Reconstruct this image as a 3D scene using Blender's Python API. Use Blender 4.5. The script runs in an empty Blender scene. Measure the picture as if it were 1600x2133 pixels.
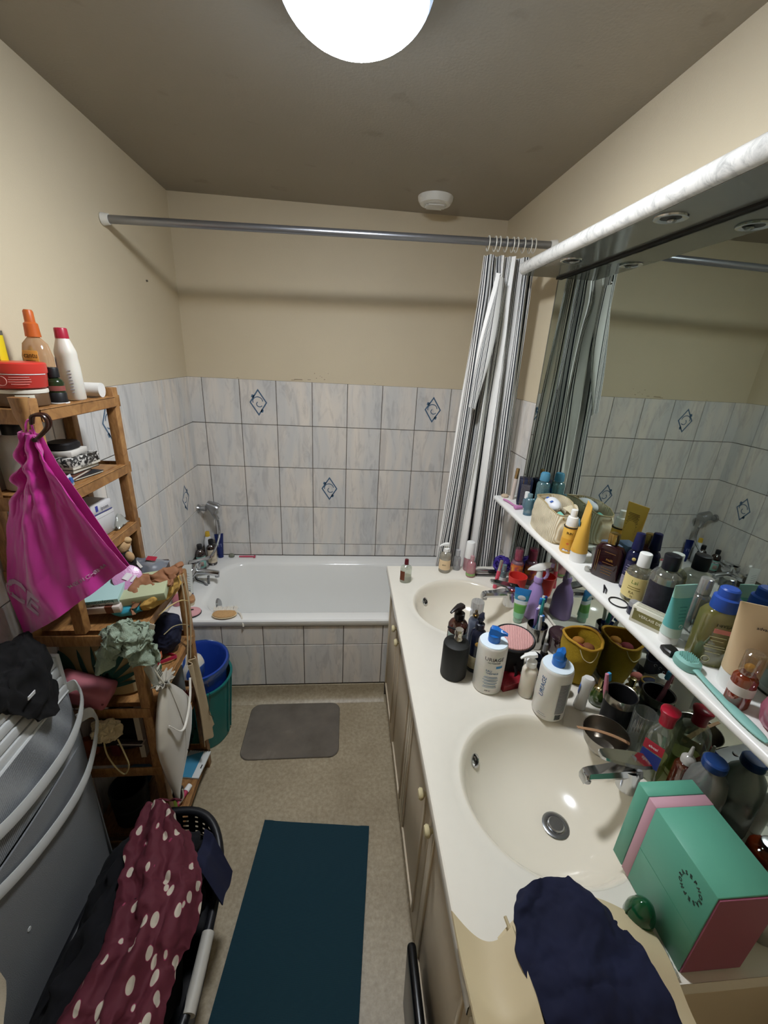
import bpy, bmesh, math, random
from mathutils import Vector, Matrix, Euler, noise
SC = bpy.context.scene
COL = SC.collection
pi = math.pi
# ---------------------------------------------------------------- camera
CX, CY, CZ = 0.8729, -2.4387, 1.7255
_p, _r, _y = -0.35863, 0.05434, -0.10133
_f = Vector((-math.sin(_y)*math.cos(_p), math.cos(_y)*math.cos(_p), math.sin(_p)))
_rt = Vector((math.cos(_y), math.sin(_y), 0)); _up = _rt.cross(_f)
_R = math.cos(_r)*_rt + math.sin(_r)*_up
_U = -math.sin(_r)*_rt + math.cos(_r)*_up
cam = bpy.data.cameras.new('camera'); cam.sensor_fit = 'HORIZONTAL'; cam.sensor_width = 36
cam.lens = 854.56/1600*36; cam.clip_start = .02
camo = bpy.data.objects.new('camera', cam); COL.objects.link(camo)
camo.matrix_world = Matrix(((_R.x, _U.x, -_f.x, CX), (_R.y, _U.y, -_f.y, CY), (_R.z, _U.z, -_f.z, CZ), (0, 0, 0, 1)))
SC.camera = camo
# ---------------------------------------------------------------- world, exposure (all light comes from the ceiling lamp below)
w = bpy.data.worlds.new('world'); SC.world = w; w.use_nodes = True
w.node_tree.nodes['Background'].inputs[0].default_value = (.02, .02, .02, 1)
SC.view_settings.view_transform = 'Standard'; SC.view_settings.look = 'None'
SC.view_settings.exposure = 2.45; SC.view_settings.gamma = 1; SC.view_settings.use_curve_mapping = False
LAMP = 31.0
SC.cycles.max_bounces = 6; SC.cycles.diffuse_bounces = 4; SC.cycles.glossy_bounces = 4; SC.cycles.transparent_max_bounces = 12
SC.cycles.use_adaptive_sampling = True; SC.cycles.adaptive_threshold = .04; SC.cycles.adaptive_min_samples = 12
SC.cycles.caustics_reflective = True; SC.cycles.caustics_refractive = False; SC.cycles.sample_clamp_indirect = 20
SC.cycles.use_denoising = True; SC.cycles.use_light_tree = False

# ---------------------------------------------------------------- helpers: colour and materials
def lin(h):
    h = h.lstrip('#')
    c = [int(h[i:i+2], 16)/255 for i in (0, 2, 4)]
    return tuple(x/12.92 if x <= .04045 else ((x+.055)/1.055)**2.4 for x in c) + (1,)
_M = {}
def M(h, rough=.5, metal=0., var=0., vs=30., bump=0., bs=150., sheen=0., coat=0., trans=0., ior=1.45, alpha=1., sub=0., key=''):
    k = (h, rough, metal, var, vs, bump, bs, sheen, coat, trans, ior, alpha, sub, key)
    if k in _M: return _M[k]
    m = bpy.data.materials.new('mat_'+h.strip('#')+key); m.use_nodes = True
    nt = m.node_tree; b = nt.nodes['Principled BSDF']; c = lin(h)
    b.inputs['Base Color'].default_value = c; b.inputs['Roughness'].default_value = rough
    b.inputs['Metallic'].default_value = metal; b.inputs['Alpha'].default_value = alpha
    b.inputs['Sheen Weight'].default_value = sheen; b.inputs['Coat Weight'].default_value = coat
    b.inputs['Transmission Weight'].default_value = trans; b.inputs['IOR'].default_value = ior
    if sub: b.inputs['Subsurface Weight'].default_value = sub; b.inputs['Subsurface Scale'].default_value = .01
    if var or bump:
        tc = nt.nodes.new('ShaderNodeTexCoord')
    if var:
        n = nt.nodes.new('ShaderNodeTexNoise'); n.inputs['Scale'].default_value = vs; n.inputs['Detail'].default_value = 5
        nt.links.new(tc.outputs['Object'], n.inputs['Vector'])
        mx = nt.nodes.new('ShaderNodeMixRGB')
        mx.inputs[1].default_value = tuple(max(0, x*(1-var)) for x in c[:3])+(1,)
        mx.inputs[2].default_value = tuple(min(1, x*(1+var)) for x in c[:3])+(1,)
        nt.links.new(n.outputs['Fac'], mx.inputs[0]); nt.links.new(mx.outputs[0], b.inputs['Base Color'])
    if bump:
        n2 = nt.nodes.new('ShaderNodeTexNoise'); n2.inputs['Scale'].default_value = bs; n2.inputs['Detail'].default_value = 3
        nt.links.new(tc.outputs['Object'], n2.inputs['Vector'])
        bp = nt.nodes.new('ShaderNodeBump'); bp.inputs['Strength'].default_value = bump; bp.inputs['Distance'].default_value = .002
        nt.links.new(n2.outputs['Fac'], bp.inputs['Height']); nt.links.new(bp.outputs[0], b.inputs['Normal'])
    _M[k] = m; return m
def GL(h, body=.25, gloss=.12, rough=.05):
    """thin clear plastic or glass: tinted see-through wall with a little body colour and a shine"""
    k = ('gl', h, body, gloss, rough)
    if k in _M: return _M[k]
    m = bpy.data.materials.new('clear_'+h.strip('#')); m.use_nodes = True; nt = m.node_tree; nt.nodes.clear()
    o = nt.nodes.new('ShaderNodeOutputMaterial'); t = nt.nodes.new('ShaderNodeBsdfTransparent'); d = nt.nodes.new('ShaderNodeBsdfDiffuse'); g = nt.nodes.new('ShaderNodeBsdfGlossy')
    c = lin(h); t.inputs[0].default_value = c; d.inputs[0].default_value = c; g.inputs['Roughness'].default_value = rough
    a = nt.nodes.new('ShaderNodeMixShader'); a.inputs[0].default_value = body; b = nt.nodes.new('ShaderNodeMixShader'); b.inputs[0].default_value = gloss
    nt.links.new(t.outputs[0], a.inputs[1]); nt.links.new(d.outputs[0], a.inputs[2]); nt.links.new(a.outputs[0], b.inputs[1]); nt.links.new(g.outputs[0], b.inputs[2]); nt.links.new(b.outputs[0], o.inputs[0])
    _M[k] = m; return m
def ramp_mat(name, coordfn, stops, rough=.5, interp='LINEAR', bump=None):
    """procedural pattern: coordfn(nt) -> socket with a 0..1 value, put through a colour ramp"""
    m = bpy.data.materials.new(name); m.use_nodes = True; nt = m.node_tree; b = nt.nodes['Principled BSDF']
    b.inputs['Roughness'].default_value = rough
    s = coordfn(nt); r = nt.nodes.new('ShaderNodeValToRGB'); r.color_ramp.interpolation = interp
    e = r.color_ramp.elements
    while len(e) < len(stops): e.new(.5)
    for i, (p, h) in enumerate(stops): e[i].position = p; e[i].color = lin(h)
    nt.links.new(s, r.inputs[0]); nt.links.new(r.outputs[0], b.inputs['Base Color'])
    if bump:
        bp = nt.nodes.new('ShaderNodeBump'); bp.inputs['Strength'].default_value = bump; bp.inputs['Distance'].default_value = .002
        nt.links.new(s, bp.inputs['Height']); nt.links.new(bp.outputs[0], b.inputs['Normal'])
    return m
def N(nt, t, **kw):
    n = nt.nodes.new('ShaderNode'+t)
    for k, v in kw.items():
        if k in n.inputs: n.inputs[k].default_value = v
        else: setattr(n, k, v)
    return n
# ---------------------------------------------------------------- helpers: objects
def link(o, parent=None, loc=(0,0,0), rot=(0,0,0), sc=None):
    COL.objects.link(o); o.location = loc; o.rotation_euler = rot
    if sc: o.scale = sc
    if parent is not None: o.parent = parent
    return o
def tag(o, label=None, cat=None, group=None, kind=None):
    if label: o['label'] = label
    if cat: o['category'] = cat
    if group: o['group'] = group
    if kind: o['kind'] = kind
    return o
def thing(name, label, cat, loc=(0,0,0), rz=0., group=None, rot=None):
    o = bpy.data.objects.new(name, None); o.empty_display_size = .02
    link(o, None, loc, rot or (0,0,rz)); return tag(o, label, cat, group)
def part(name, me, mat, parent=None, loc=(0,0,0), rot=(0,0,0), label=None, sc=None):
    if not me.materials: me.materials.append(mat)
    elif me.materials[0] is not mat: me = me.copy(); me.materials[0] = mat
    o = bpy.data.objects.new(name, me); link(o, parent, loc, rot, sc)
    if label: o['label'] = label
    return o
def single(name, me, mat, label, cat, loc=(0,0,0), rot=(0,0,0), group=None):
    return tag(part(name, me, mat, None, loc, rot), label, cat, group)
def struct(name, me, mat, parent=None, loc=(0,0,0), label=None):
    o = part(name, me, mat, parent, loc); o['kind'] = 'structure'
    if label: o['label'] = label
    return o
def copy_tree(o, parent=None):
    c = o.copy(); COL.objects.link(c)
    if parent is not None: c.parent = parent
    for ch in list(o.children): copy_tree(ch, c)
    return c
# ---------------------------------------------------------------- helpers: meshes
def mesh(verts, faces, smooth=False, name='m'):
    me = bpy.data.meshes.new(name); me.from_pydata([tuple(v) for v in verts], [], faces); me.validate()
    bm = bmesh.new(); bm.from_mesh(me); bmesh.ops.recalc_face_normals(bm, faces=bm.faces); bm.to_mesh(me); bm.free()
    if smooth: me.polygons.foreach_set('use_smooth', [True]*len(me.polygons)); shade(me)
    return me
def shade(me, ang=40):
    try: me.set_sharp_from_angle(angle=math.radians(ang))
    except Exception: pass
def box(sx, sy, sz, bev=0., seg=2, c=(0,0,0), base=True):
    """box standing on its base (or centred), edges rounded by bev"""
    bm = bmesh.new(); bmesh.ops.create_cube(bm, size=1)
    for v in bm.verts: v.co = Vector((v.co.x*sx, v.co.y*sy, (v.co.z+(.5 if base else 0))*sz))
    if bev: bmesh.ops.bevel(bm, geom=bm.edges[:], offset=bev, segments=seg, profile=.5, affect='EDGES')
    for v in bm.verts: v.co += Vector(c)
    me = bpy.data.meshes.new('box'); bm.to_mesh(me); bm.free()
    if bev: me.polygons.foreach_set('use_smooth', [True]*len(me.polygons)); shade(me, 50)
    return me
def boxmm(a, b, bev=0.):
    """box between two corners"""
    s = [b[i]-a[i] for i in range(3)]
    return box(s[0], s[1], s[2], bev, 2, ((a[0]+b[0])/2, (a[1]+b[1])/2, a[2]))
def rings(rs, closed_top=True, closed_bot=True, smooth=True, loop=True):
    n = len(rs[0]); v = [p for r in rs for p in r]; f = []
    for i in range(len(rs)-1):
        for j in range(n if loop else n-1):
            k = (j+1) % n
            f.append((i*n+j, i*n+k, (i+1)*n+k, (i+1)*n+j))
    if closed_bot: f.append(tuple(range(n-1, -1, -1)))
    if closed_top: f.append(tuple(range((len(rs)-1)*n, len(rs)*n)))
    return mesh(v, f, smooth)
def lathe(prof, n=24, sx=1., sy=1., ct=True, cb=True):
    """prof: (radius, z) from the bottom up"""
    return rings([[(r*sx*math.cos(2*pi*j/n), r*sy*math.sin(2*pi*j/n), z) for j in range(n)] for r, z in prof], ct, cb)
def sup(a, b, p, n=24):
    out = []
    for j in range(n):
        t = 2*pi*j/n; c, s = math.cos(t), math.sin(t)
        out.append((a*math.copysign(abs(c)**(2/p), c), b*math.copysign(abs(s)**(2/p), s)))
    return out
def loft(secs, n=24, ct=True, cb=True):
    """secs: (z, half width x, half width y, roundness power[, dx, dy])"""
    rs = []
    for s in secs:
        dx, dy = (s[4], s[5]) if len(s) > 4 else (0, 0)
        rs.append([(x+dx, y+dy, s[0]) for x, y in sup(s[1], s[2], s[3], n)])
    return rings(rs, ct, cb)
def tube(pts, r, n=8, closed=False, flat=1.):
    """round bar along points; r a number or one per point"""
    P = [Vector(p) for p in pts]; m = len(P); rs = []; up = None
    for i, p in enumerate(P):
        a = P[(i-1) % m] if (closed or i > 0) else p; b = P[(i+1) % m] if (closed or i < m-1) else p
        t = (b-a).normalized()
        if up is None: up = Vector((0,0,1)) if abs(t.z) < .9 else Vector((1,0,0))
        u = t.cross(up)
        if u.length < 1e-4: u = t.cross(Vector((1,0,0)))
        u.normalize(); up = u.cross(t).normalized()
        rr = r[i] if isinstance(r, (list, tuple)) else r
        rs.append([p+u*rr*math.cos(2*pi*j/n)+up*rr*flat*math.sin(2*pi*j/n) for j in range(n)])
    if closed: rs.append(rs[0]); return rings(rs, False, False)
    return rings(rs)
def curve(pts, k=6):
    """smooth path through points"""
    P = [Vector(p) for p in pts]; P = [2*P[0]-P[1]]+P+[2*P[-1]-P[-2]]; out = []
    for i in range(1, len(P)-2):
        for j in range(k):
            t = j/k; a, b, c, d = P[i-1:i+3]
            out.append(.5*((2*b)+(c-a)*t+(2*a-5*b+4*c-d)*t*t+(3*b-a-3*c+d)*t**3))
    out.append(P[-2]); return out
def sheet(nu, nv, fn, th=.002, smooth=True):
    """cloth or foil: fn(u, v) -> point; given a real thickness th"""
    pts = [[Vector(fn(i/nu, j/nv)) for j in range(nv+1)] for i in range(nu+1)]
    def nrm(i, j):
        a = pts[min(i+1, nu)][j]-pts[max(i-1, 0)][j]; b = pts[i][min(j+1, nv)]-pts[i][max(j-1, 0)]
        c = a.cross(b); return c.normalized() if c.length > 1e-12 else Vector((0,0,1))
    nn = [[nrm(i, j) for j in range(nv+1)] for i in range(nu+1)]
    V = [pts[i][j] for i in range(nu+1) for j in range(nv+1)]+[pts[i][j]-nn[i][j]*th for i in range(nu+1) for j in range(nv+1)]
    o = (nu+1)*(nv+1); I = lambda i, j: i*(nv+1)+j; F = []
    for i in range(nu):
        for j in range(nv):
            F.append((I(i,j), I(i+1,j), I(i+1,j+1), I(i,j+1))); F.append((o+I(i,j+1), o+I(i+1,j+1), o+I(i+1,j), o+I(i,j)))
    for i in range(nu):
        for j in (0, nv): F.append((I(i,j), I(i+1,j), o+I(i+1,j), o+I(i,j)))
    for j in range(nv):
        for i in (0, nu): F.append((I(i,j), I(i,j+1), o+I(i,j+1), o+I(i,j)))
    me = mesh(V, F)
    for nm, k in (('uu', 0), ('vv', 1)):
        at = me.attributes.new(nm, 'FLOAT', 'POINT'); vals = [((i/nu) if k == 0 else (j/nv)) for i in range(nu+1) for j in range(nv+1)]*2
        at.data.foreach_set('value', vals)
    if smooth: me.polygons.foreach_set('use_smooth', [True]*len(me.polygons)); shade(me, 75)
    return me
def arc(r, z0, z1, a0, a1, n=14, r1=None, th=.0006):
    """label wrapped on a round bottle between two angles (degrees)"""
    r1 = r if r1 is None else r1
    return sheet(n, 1, lambda u, v: ((r+(r1-r)*v)*math.cos(math.radians(a0+(a1-a0)*u)), (r+(r1-r)*v)*math.sin(math.radians(a0+(a1-a0)*u)), z0+(z1-z0)*v), -th)
def blob(sx, sy, sz, sub=3, amp=0., fr=20., seed=0, flat=None):
    """lumpy rounded mass"""
    bm = bmesh.new(); bmesh.ops.create_icosphere(bm, subdivisions=sub, radius=1)
    for v in bm.verts:
        n = noise.noise(Vector((v.co.x*sx, v.co.y*sy, v.co.z*sz))*fr+Vector((seed*7.1, seed*3.3, 0)))
        v.co = Vector((v.co.x*sx, v.co.y*sy, v.co.z*sz))*(1+amp*n)
        if flat is not None and v.co.z < flat: v.co.z = flat+(v.co.z-flat)*.08
    me = bpy.data.meshes.new('blob'); bm.to_mesh(me); bm.free(); me.polygons.foreach_set('use_smooth', [True]*len(me.polygons)); return me
def txt(s, size, wrap=None, z=0., ext=.0003, align='CENTER', a0=0., rot=0., sx=1., bold=0.):
    """lettering as a thin mesh; wrap=(radius) bends it round a bottle with its face outwards, centred on angle a0 (degrees)"""
    cu = bpy.data.curves.new('t', 'FONT'); cu.body = s; cu.size = size; cu.extrude = ext; cu.align_x = align; cu.align_y = 'CENTER'
    cu.resolution_u = 3; cu.offset = bold
    o = bpy.data.objects.new('t', cu); me = bpy.data.meshes.new_from_object(o); bpy.data.objects.remove(o); bpy.data.curves.remove(cu)
    for v in me.vertices:
        x, y = v.co.x*sx, v.co.y
        if rot: x, y = x*math.cos(rot)-y*math.sin(rot), x*math.sin(rot)+y*math.cos(rot)
        if wrap is not None:
            a = math.radians(a0)+x/wrap; rr = wrap+.0008+v.co.z
            v.co = (rr*math.cos(a), rr*math.sin(a), z+y)
        else: v.co = (x, y, v.co.z)
    if me.materials: me.materials.clear()
    return me
def rumple(me, amp, f, seed=0, octs=3):
    """crease cloth: shift points by layered vector noise"""
    for v in me.vertices:
        d = Vector(); a, q = amp, f
        for o in range(octs):
            d += noise.noise_vector(v.co*q+Vector((seed*3.7, seed*1.9+o*5, o*2.3)))*a; a *= .55; q *= 2.1
        v.co += d
    return me
def face_cam(x, y): return math.degrees(math.atan2(CY-y, CX-x))
def nz(x, y=0., z=0., f=1.): return noise.noise(Vector((x*f, y*f, z*f)))
# ================================================================ MATERIALS OF THE ROOM
def wallpaint(name, h, bs=260, mott=.05, spots=None):
    m = bpy.data.materials.new(name); m.use_nodes = True; nt = m.node_tree; b = nt.nodes['Principled BSDF']; b.inputs['Roughness'].default_value = .6
    tc = N(nt, 'TexCoord'); n = N(nt, 'TexNoise', Scale=3., Detail=3.); nt.links.new(tc.outputs['Object'], n.inputs['Vector'])
    c = lin(h); mx = N(nt, 'MixRGB'); mx.inputs[1].default_value = tuple(x*(1-mott) for x in c[:3])+(1,); mx.inputs[2].default_value = tuple(min(1, x*(1+mott)) for x in c[:3])+(1,)
    nt.links.new(n.outputs['Fac'], mx.inputs[0]); out = mx.outputs[0]
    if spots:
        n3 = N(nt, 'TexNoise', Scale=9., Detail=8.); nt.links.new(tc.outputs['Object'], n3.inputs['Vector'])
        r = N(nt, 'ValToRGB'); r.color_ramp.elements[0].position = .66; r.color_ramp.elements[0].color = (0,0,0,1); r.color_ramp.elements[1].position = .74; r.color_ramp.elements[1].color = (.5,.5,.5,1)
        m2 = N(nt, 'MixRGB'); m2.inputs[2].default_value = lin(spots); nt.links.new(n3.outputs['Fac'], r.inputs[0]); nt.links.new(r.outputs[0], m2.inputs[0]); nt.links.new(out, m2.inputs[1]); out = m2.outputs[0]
    nt.links.new(out, b.inputs['Base Color'])
    n2 = N(nt, 'TexNoise', Scale=float(bs), Detail=1.); nt.links.new(tc.outputs['Object'], n2.inputs['Vector'])
    bp = N(nt, 'Bump', Strength=.25, Distance=.002); nt.links.new(n2.outputs['Fac'], bp.inputs['Height']); nt.links.new(bp.outputs[0], b.inputs['Normal'])
    return m
m_wall = wallpaint('cream_wall_paint', '#D6C8AC')
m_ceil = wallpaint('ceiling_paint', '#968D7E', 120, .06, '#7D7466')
def floor_mat():
    m = bpy.data.materials.new('vinyl_floor'); m.use_nodes = True; nt = m.node_tree; b = nt.nodes['Principled BSDF']; b.inputs['Roughness'].default_value = .42
    tc = N(nt, 'TexCoord'); n = N(nt, 'TexNoise', Scale=70., Detail=8., Roughness=.7); n2 = N(nt, 'TexNoise', Scale=5., Detail=5.)
    nt.links.new(tc.outputs['Object'], n.inputs['Vector']); nt.links.new(tc.outputs['Object'], n2.inputs['Vector'])
    r = N(nt, 'ValToRGB'); e = r.color_ramp.elements; e[0].position = .35; e[0].color = lin('#998C73'); e[1].position = .68; e[1].color = lin('#B8AB92')
    r2 = N(nt, 'ValToRGB'); e = r2.color_ramp.elements; e[0].position = .3; e[0].color = (.82,.80,.77,1); e[1].position = .6; e[1].color = (1,1,1,1)
    mx = N(nt, 'MixRGB', blend_type='MULTIPLY'); mx.inputs[0].default_value = 1
    nt.links.new(n.outputs['Fac'], r.inputs[0]); nt.links.new(n2.outputs['Fac'], r2.inputs[0]); nt.links.new(r.outputs[0], mx.inputs[1]); nt.links.new(r2.outputs[0], mx.inputs[2]); nt.links.new(mx.outputs[0], b.inputs['Base Color'])
    bp = N(nt, 'Bump', Strength=.15, Distance=.002); nt.links.new(n.outputs['Fac'], bp.inputs['Height']); nt.links.new(bp.outputs[0], b.inputs['Normal'])
    return m
m_floor = floor_mat()
def tile_mat():
    m = bpy.data.materials.new('marbled_tile'); m.use_nodes = True; nt = m.node_tree; b = nt.nodes['Principled BSDF']; b.inputs['Roughness'].default_value = .22
    tc = N(nt, 'TexCoord'); oi = N(nt, 'ObjectInfo'); mp = N(nt, 'Mapping'); mp.inputs['Rotation'].default_value = (-.42, .42, 0); mp.inputs['Scale'].default_value = (8, 8, 1.7)
    sc = N(nt, 'VectorMath', operation='SCALE'); sc.inputs['Scale'].default_value = 40.
    cb = N(nt, 'CombineXYZ'); nt.links.new(oi.outputs['Random'], cb.inputs[0]); nt.links.new(oi.outputs['Random'], cb.inputs[2]); nt.links.new(cb.outputs[0], sc.inputs[0])
    ad = N(nt, 'VectorMath', operation='ADD'); nt.links.new(tc.outputs['Object'], mp.inputs['Vector']); nt.links.new(mp.outputs[0], ad.inputs[0]); nt.links.new(sc.outputs[0], ad.inputs[1])
    n = N(nt, 'TexNoise', Scale=1.0, Detail=3., Roughness=.5, Distortion=.5); nt.links.new(ad.outputs[0], n.inputs['Vector'])
    r = N(nt, 'ValToRGB'); e = r.color_ramp.elements; e[0].position = .30; e[0].color = lin('#D0D0D0'); e[1].position = .70; e[1].color = lin('#EEE5DA')
    q = e.new(.45); q.color = lin('#DBD9D6'); q = e.new(.57); q.color = lin('#E4DED7')
    nt.links.new(n.outputs['Fac'], r.inputs[0])
    n2 = N(nt, 'TexNoise', Scale=3.0, Detail=5., Roughness=.65, Distortion=1.0); nt.links.new(ad.outputs[0], n2.inputs['Vector'])
    r2 = N(nt, 'ValToRGB'); e = r2.color_ramp.elements; e[0].position = .36; e[0].color = (.80,.80,.81,1); e[1].position = .5; e[1].color = (1,1,1,1)
    mx = N(nt, 'MixRGB', blend_type='MULTIPLY'); mx.inputs[0].default_value = .8; nt.links.new(n2.outputs['Fac'], r2.inputs[0]); nt.links.new(r.outputs[0], mx.inputs[1]); nt.links.new(r2.outputs[0], mx.inputs[2])
    nt.links.new(mx.outputs[0], b.inputs['Base Color']); return m
m_tile = tile_mat()
m_grout = M('#6F665D', .9, var=.15, vs=60)
m_motif = M('#4F6C88', .3)
m_motif2 = M('#A9BAC6', .3)
# ================================================================ ROOM SHELL
W, H, YF = 1.68, 2.417, -3.0
struct('floor', boxmm((-.1, YF-.1, -.08), (W+.1, .1, 0)), m_floor, label='beige speckled vinyl floor')
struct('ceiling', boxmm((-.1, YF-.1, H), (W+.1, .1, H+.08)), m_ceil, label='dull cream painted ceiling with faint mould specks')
wl = struct('wall_left', boxmm((-.1, YF-.1, 0), (0, .1, H)), m_wall, label='cream painted wall tiled to shoulder height beside the wooden rack')
wb = struct('wall_back', boxmm((0, 0, 0), (W, .1, H)), m_wall, label='cream painted wall tiled above the bathtub')
wr = struct('wall_right', boxmm((W, YF-.1, 0), (W+.1, .1, H)), m_wall, label='cream painted wall carrying the long mirror')
wf = struct('wall_front', boxmm((0, YF-.1, 0), (W, YF, H)), m_wall, label='plain cream wall behind the viewer')
ZT = [1.578, 1.3316, 1.081, .8304, .5798, .3292, .0786, 0.]
TG = .0019
_tm = {}
def tile_mesh(w, h, ax):
    k = (round(w, 4), round(h, 4), ax)
    if k not in _tm:
        s = (.006, w-2*TG, h-2*TG) if ax == 'x' else (w-2*TG, .006, h-2*TG)
        me = box(s[0], s[1], s[2], 0, c=(0, 0, 0), base=False)
        bm = bmesh.new(); bm.from_mesh(me); bmesh.ops.bevel(bm, geom=bm.edges[:], offset=.0012, segments=1, affect='EDGES'); bm.to_mesh(me); bm.free()
        me.materials.append(m_tile); _tm[k] = me
    return _tm[k]
def motif(parent, ax, sgn):
    """blue diamond frame with a small scroll printed on the tile"""
    V, F = [], []
    def ringd(a, b, w, sk):
        o = len(V); outer = [(0, b+w*1.5), (a+w, sk), (0, -b-w*1.5), (-a-w, -sk)]; inner = [(0, b), (a, sk), (0, -b), (-a, -sk)]
        for p in outer+inner: V.append(p)
        for i in range(4): j = (i+1) % 4; F.append((o+i, o+j, o+4+j, o+4+i))
    ringd(.026, .040, .0055, .0)
    for k in range(2):   # scroll strokes
        pts = [(.018*math.cos(t)*(1-.4*k)-.002+.006*k, .016*math.sin(t)*(1-.4*k)+.004-.01*k) for t in [i*.5+k*2.2 for i in range(8)]]
        for (x0, y0), (x1, y1) in zip(pts, pts[1:]):
            dx, dy = x1-x0, y1-y0; l = math.hypot(dx, dy); nx, ny = -dy/l*.0016, dx/l*.0016; o = len(V)
            V.extend([(x0-nx, y0-ny), (x1-nx, y1-ny), (x1+nx, y1+ny), (x0+nx, y0+ny)]); F.append((o, o+1, o+2, o+3))
    for (x, y) in ((-.019, .022), (.012, -.030)):
        o = len(V); V.extend([(x-.006, y-.004), (x+.003, y-.006), (x+.006, y+.004), (x-.003, y+.006)]); F.append((o, o+1, o+2, o+3))
    V = [(x*1.55, y*1.55) for x, y in V]
    if ax == 'y': P = [(x, -.0036, y) for x, y in V]
    else: P = [(.0036*sgn, -x*sgn, y) for x, y in V]
    part('motif', mesh(P, F), m_motif, parent, label='blue printed diamond motif')
def tiles(wall, ax, at, cuts, zs, sgn=1, motifs=(), skip=None):
    """each wall tile its own piece; cuts run along the wall, zs go down"""
    for i in range(len(cuts)-1):
        for j in range(len(zs)-1):
            a, b = cuts[i], cuts[i+1]; wd = abs(b-a)
            if wd < .012 or zs[j]-zs[j+1] < .012: continue
            if skip and skip((a+b)/2, (zs[j]+zs[j+1])/2): continue
            c = ((at+.002*sgn, (a+b)/2, (zs[j]+zs[j+1])/2) if ax == 'x' else ((a+b)/2, at-.002, (zs[j]+zs[j+1])/2))
            o = part('tile', tile_mesh(wd, zs[j]-zs[j+1], ax), m_tile, wall, c)
            if (i, j) in motifs: motif(o, ax, sgn)
def grout(name, wall, a, b): part(name, boxmm(a, b), m_grout, wall)
xs = [0, .075]+[.075+.2*i for i in range(1, 9)]
zs_b = ZT[:5]+[.497]
grout('grout', wb, (0, -.0006, .45), (W, .004, 1.577))
tiles(wb, 'y', 0, xs, zs_b, motifs={(2, 0), (7, 0), (4, 2)})
ys = [0, -.134]+[-.134-.2*i for i in range(1, 12)]+[-2.45]
grout('grout', wl, (-.004, -2.45, 0.002), (.0006, 0, 1.577))
tiles(wl, 'x', 0, ys, ZT, 1, motifs={(1, 2), (4, 0), (8, 3)}, skip=lambda y, z: y > -.6 and z < .5)
yr = [0, -.135, -.335, -.535, -.700]
grout('grout', wr, (W-.0006, -.700, .45), (W+.004, 0, 1.577))
tiles(wr, 'x', W, yr, zs_b, -1, motifs={(2, 2), (0, 0)})
# flaked paint and mould specks just above the tile edge
fl = part('flaked_paint', mesh(*(lambda P: (P, [tuple(range(4*i, 4*i+4)) for i in range(len(P)//4)]))([q for (x, z, a, b) in [(.60,1.588,.05,.007),(.66,1.590,.02,.004),(.57,1.584,.02,.004),(.70,1.60,.006,.005),(.73,1.607,.005,.004),(.745,1.595,.008,.005),(.69,1.625,.005,.006),(.765,1.628,.004,.004),(.72,1.612,.004,.004),(.27,1.583,.012,.003),(1.03,1.586,.008,.003)] for q in ((x-a/2, -.0012, z-b/2), (x+a/2, -.0012, z-b*.3), (x+a*.4, -.0012, z+b/2), (x-a*.45, -.0012, z+b*.4))])), M('#A8977F', .8), wb, label='flaked paint and mould specks above the tiles')
part('nail', lathe([(.004, 0), (.004, .006)], 8), M('#5C5348', .5), wl, (0, -.35, 1.985), (0, pi/2, 0))
# floor cove against the bath
cv = [(0, .085), (-.006, .085), (-.010, .05), (-.016, .028), (-.030, .010), (-.05, .0012), (-.05, -.001), (0, -.001)]
cvm = rings([[(x, -.70+y, z) for y, z in cv] for x in (0.001, 1.10)])
struct('trim_1', cvm, m_floor, label='coved vinyl skirting below the bath')
# bath front panel with its tiles
bp_ = struct('bath_panel', boxmm((0.001, -.696, 0), (W-.001, -.66, .455)), m_grout, label='tiled front panel of the bathtub')
tiles(bp_, 'y', -.696, [0.002, .077, .277, .477, .677, .877, 1.077, 1.13], [.455, .3406, .090])
# ================================================================ BATHTUB
def rrect(x0, x1, y0, y1, r, z, n=8):
    out = []
    for cx, cy, a in ((x1-r, y1-r, 0), (x0+r, y1-r, 90), (x0+r, y0+r, 180), (x1-r, y0+r, 270)):
        for i in range(n): t = math.radians(a+90*i/(n-1)); out.append((cx+r*math.cos(t), cy+r*math.sin(t), z))
    return out
m_enam = M('#F4F4F1', .12, coat=.3)
bt = thing('bathtub', 'white enamel built-in bathtub along the tiled end wall', 'bathtub', (0, 0, 0))
R_ = [rrect(.008, W-.008, -.704, -.008, .012, .458), rrect(.006, W-.006, -.712, -.007, .014, .470), rrect(.006, W-.006, -.712, -.007, .016, .490), rrect(.010, W-.010, -.706, -.010, .018, .497),
      rrect(.135, 1.60, -.650, -.105, .13, .4985), rrect(.150, 1.59, -.640, -.115, .13, .493), rrect(.162, 1.585, -.632, -.122, .13, .478),
      rrect(.20, 1.54, -.612, -.14, .13, .33), rrect(.235, 1.47, -.595, -.16, .12, .16), rrect(.29, 1.41, -.56, -.195, .10, .112), rrect(.42, 1.30, -.48, -.27, .07, .104)]
part('tub', rings(R_, True, False), m_enam, bt)
m_chrome = M('#C9CBCE', .13, 1.)
m_chrome2 = M('#A9ABAE', .28, 1.)
part('overflow_cap', lathe([(.036, 0), (.036, .008), (.030, .014), (.0, .015)], 20), m_chrome2, bt, (.176, -.42, .395), (0, pi/2-.2, 0), 'chrome overflow cap')
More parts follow.
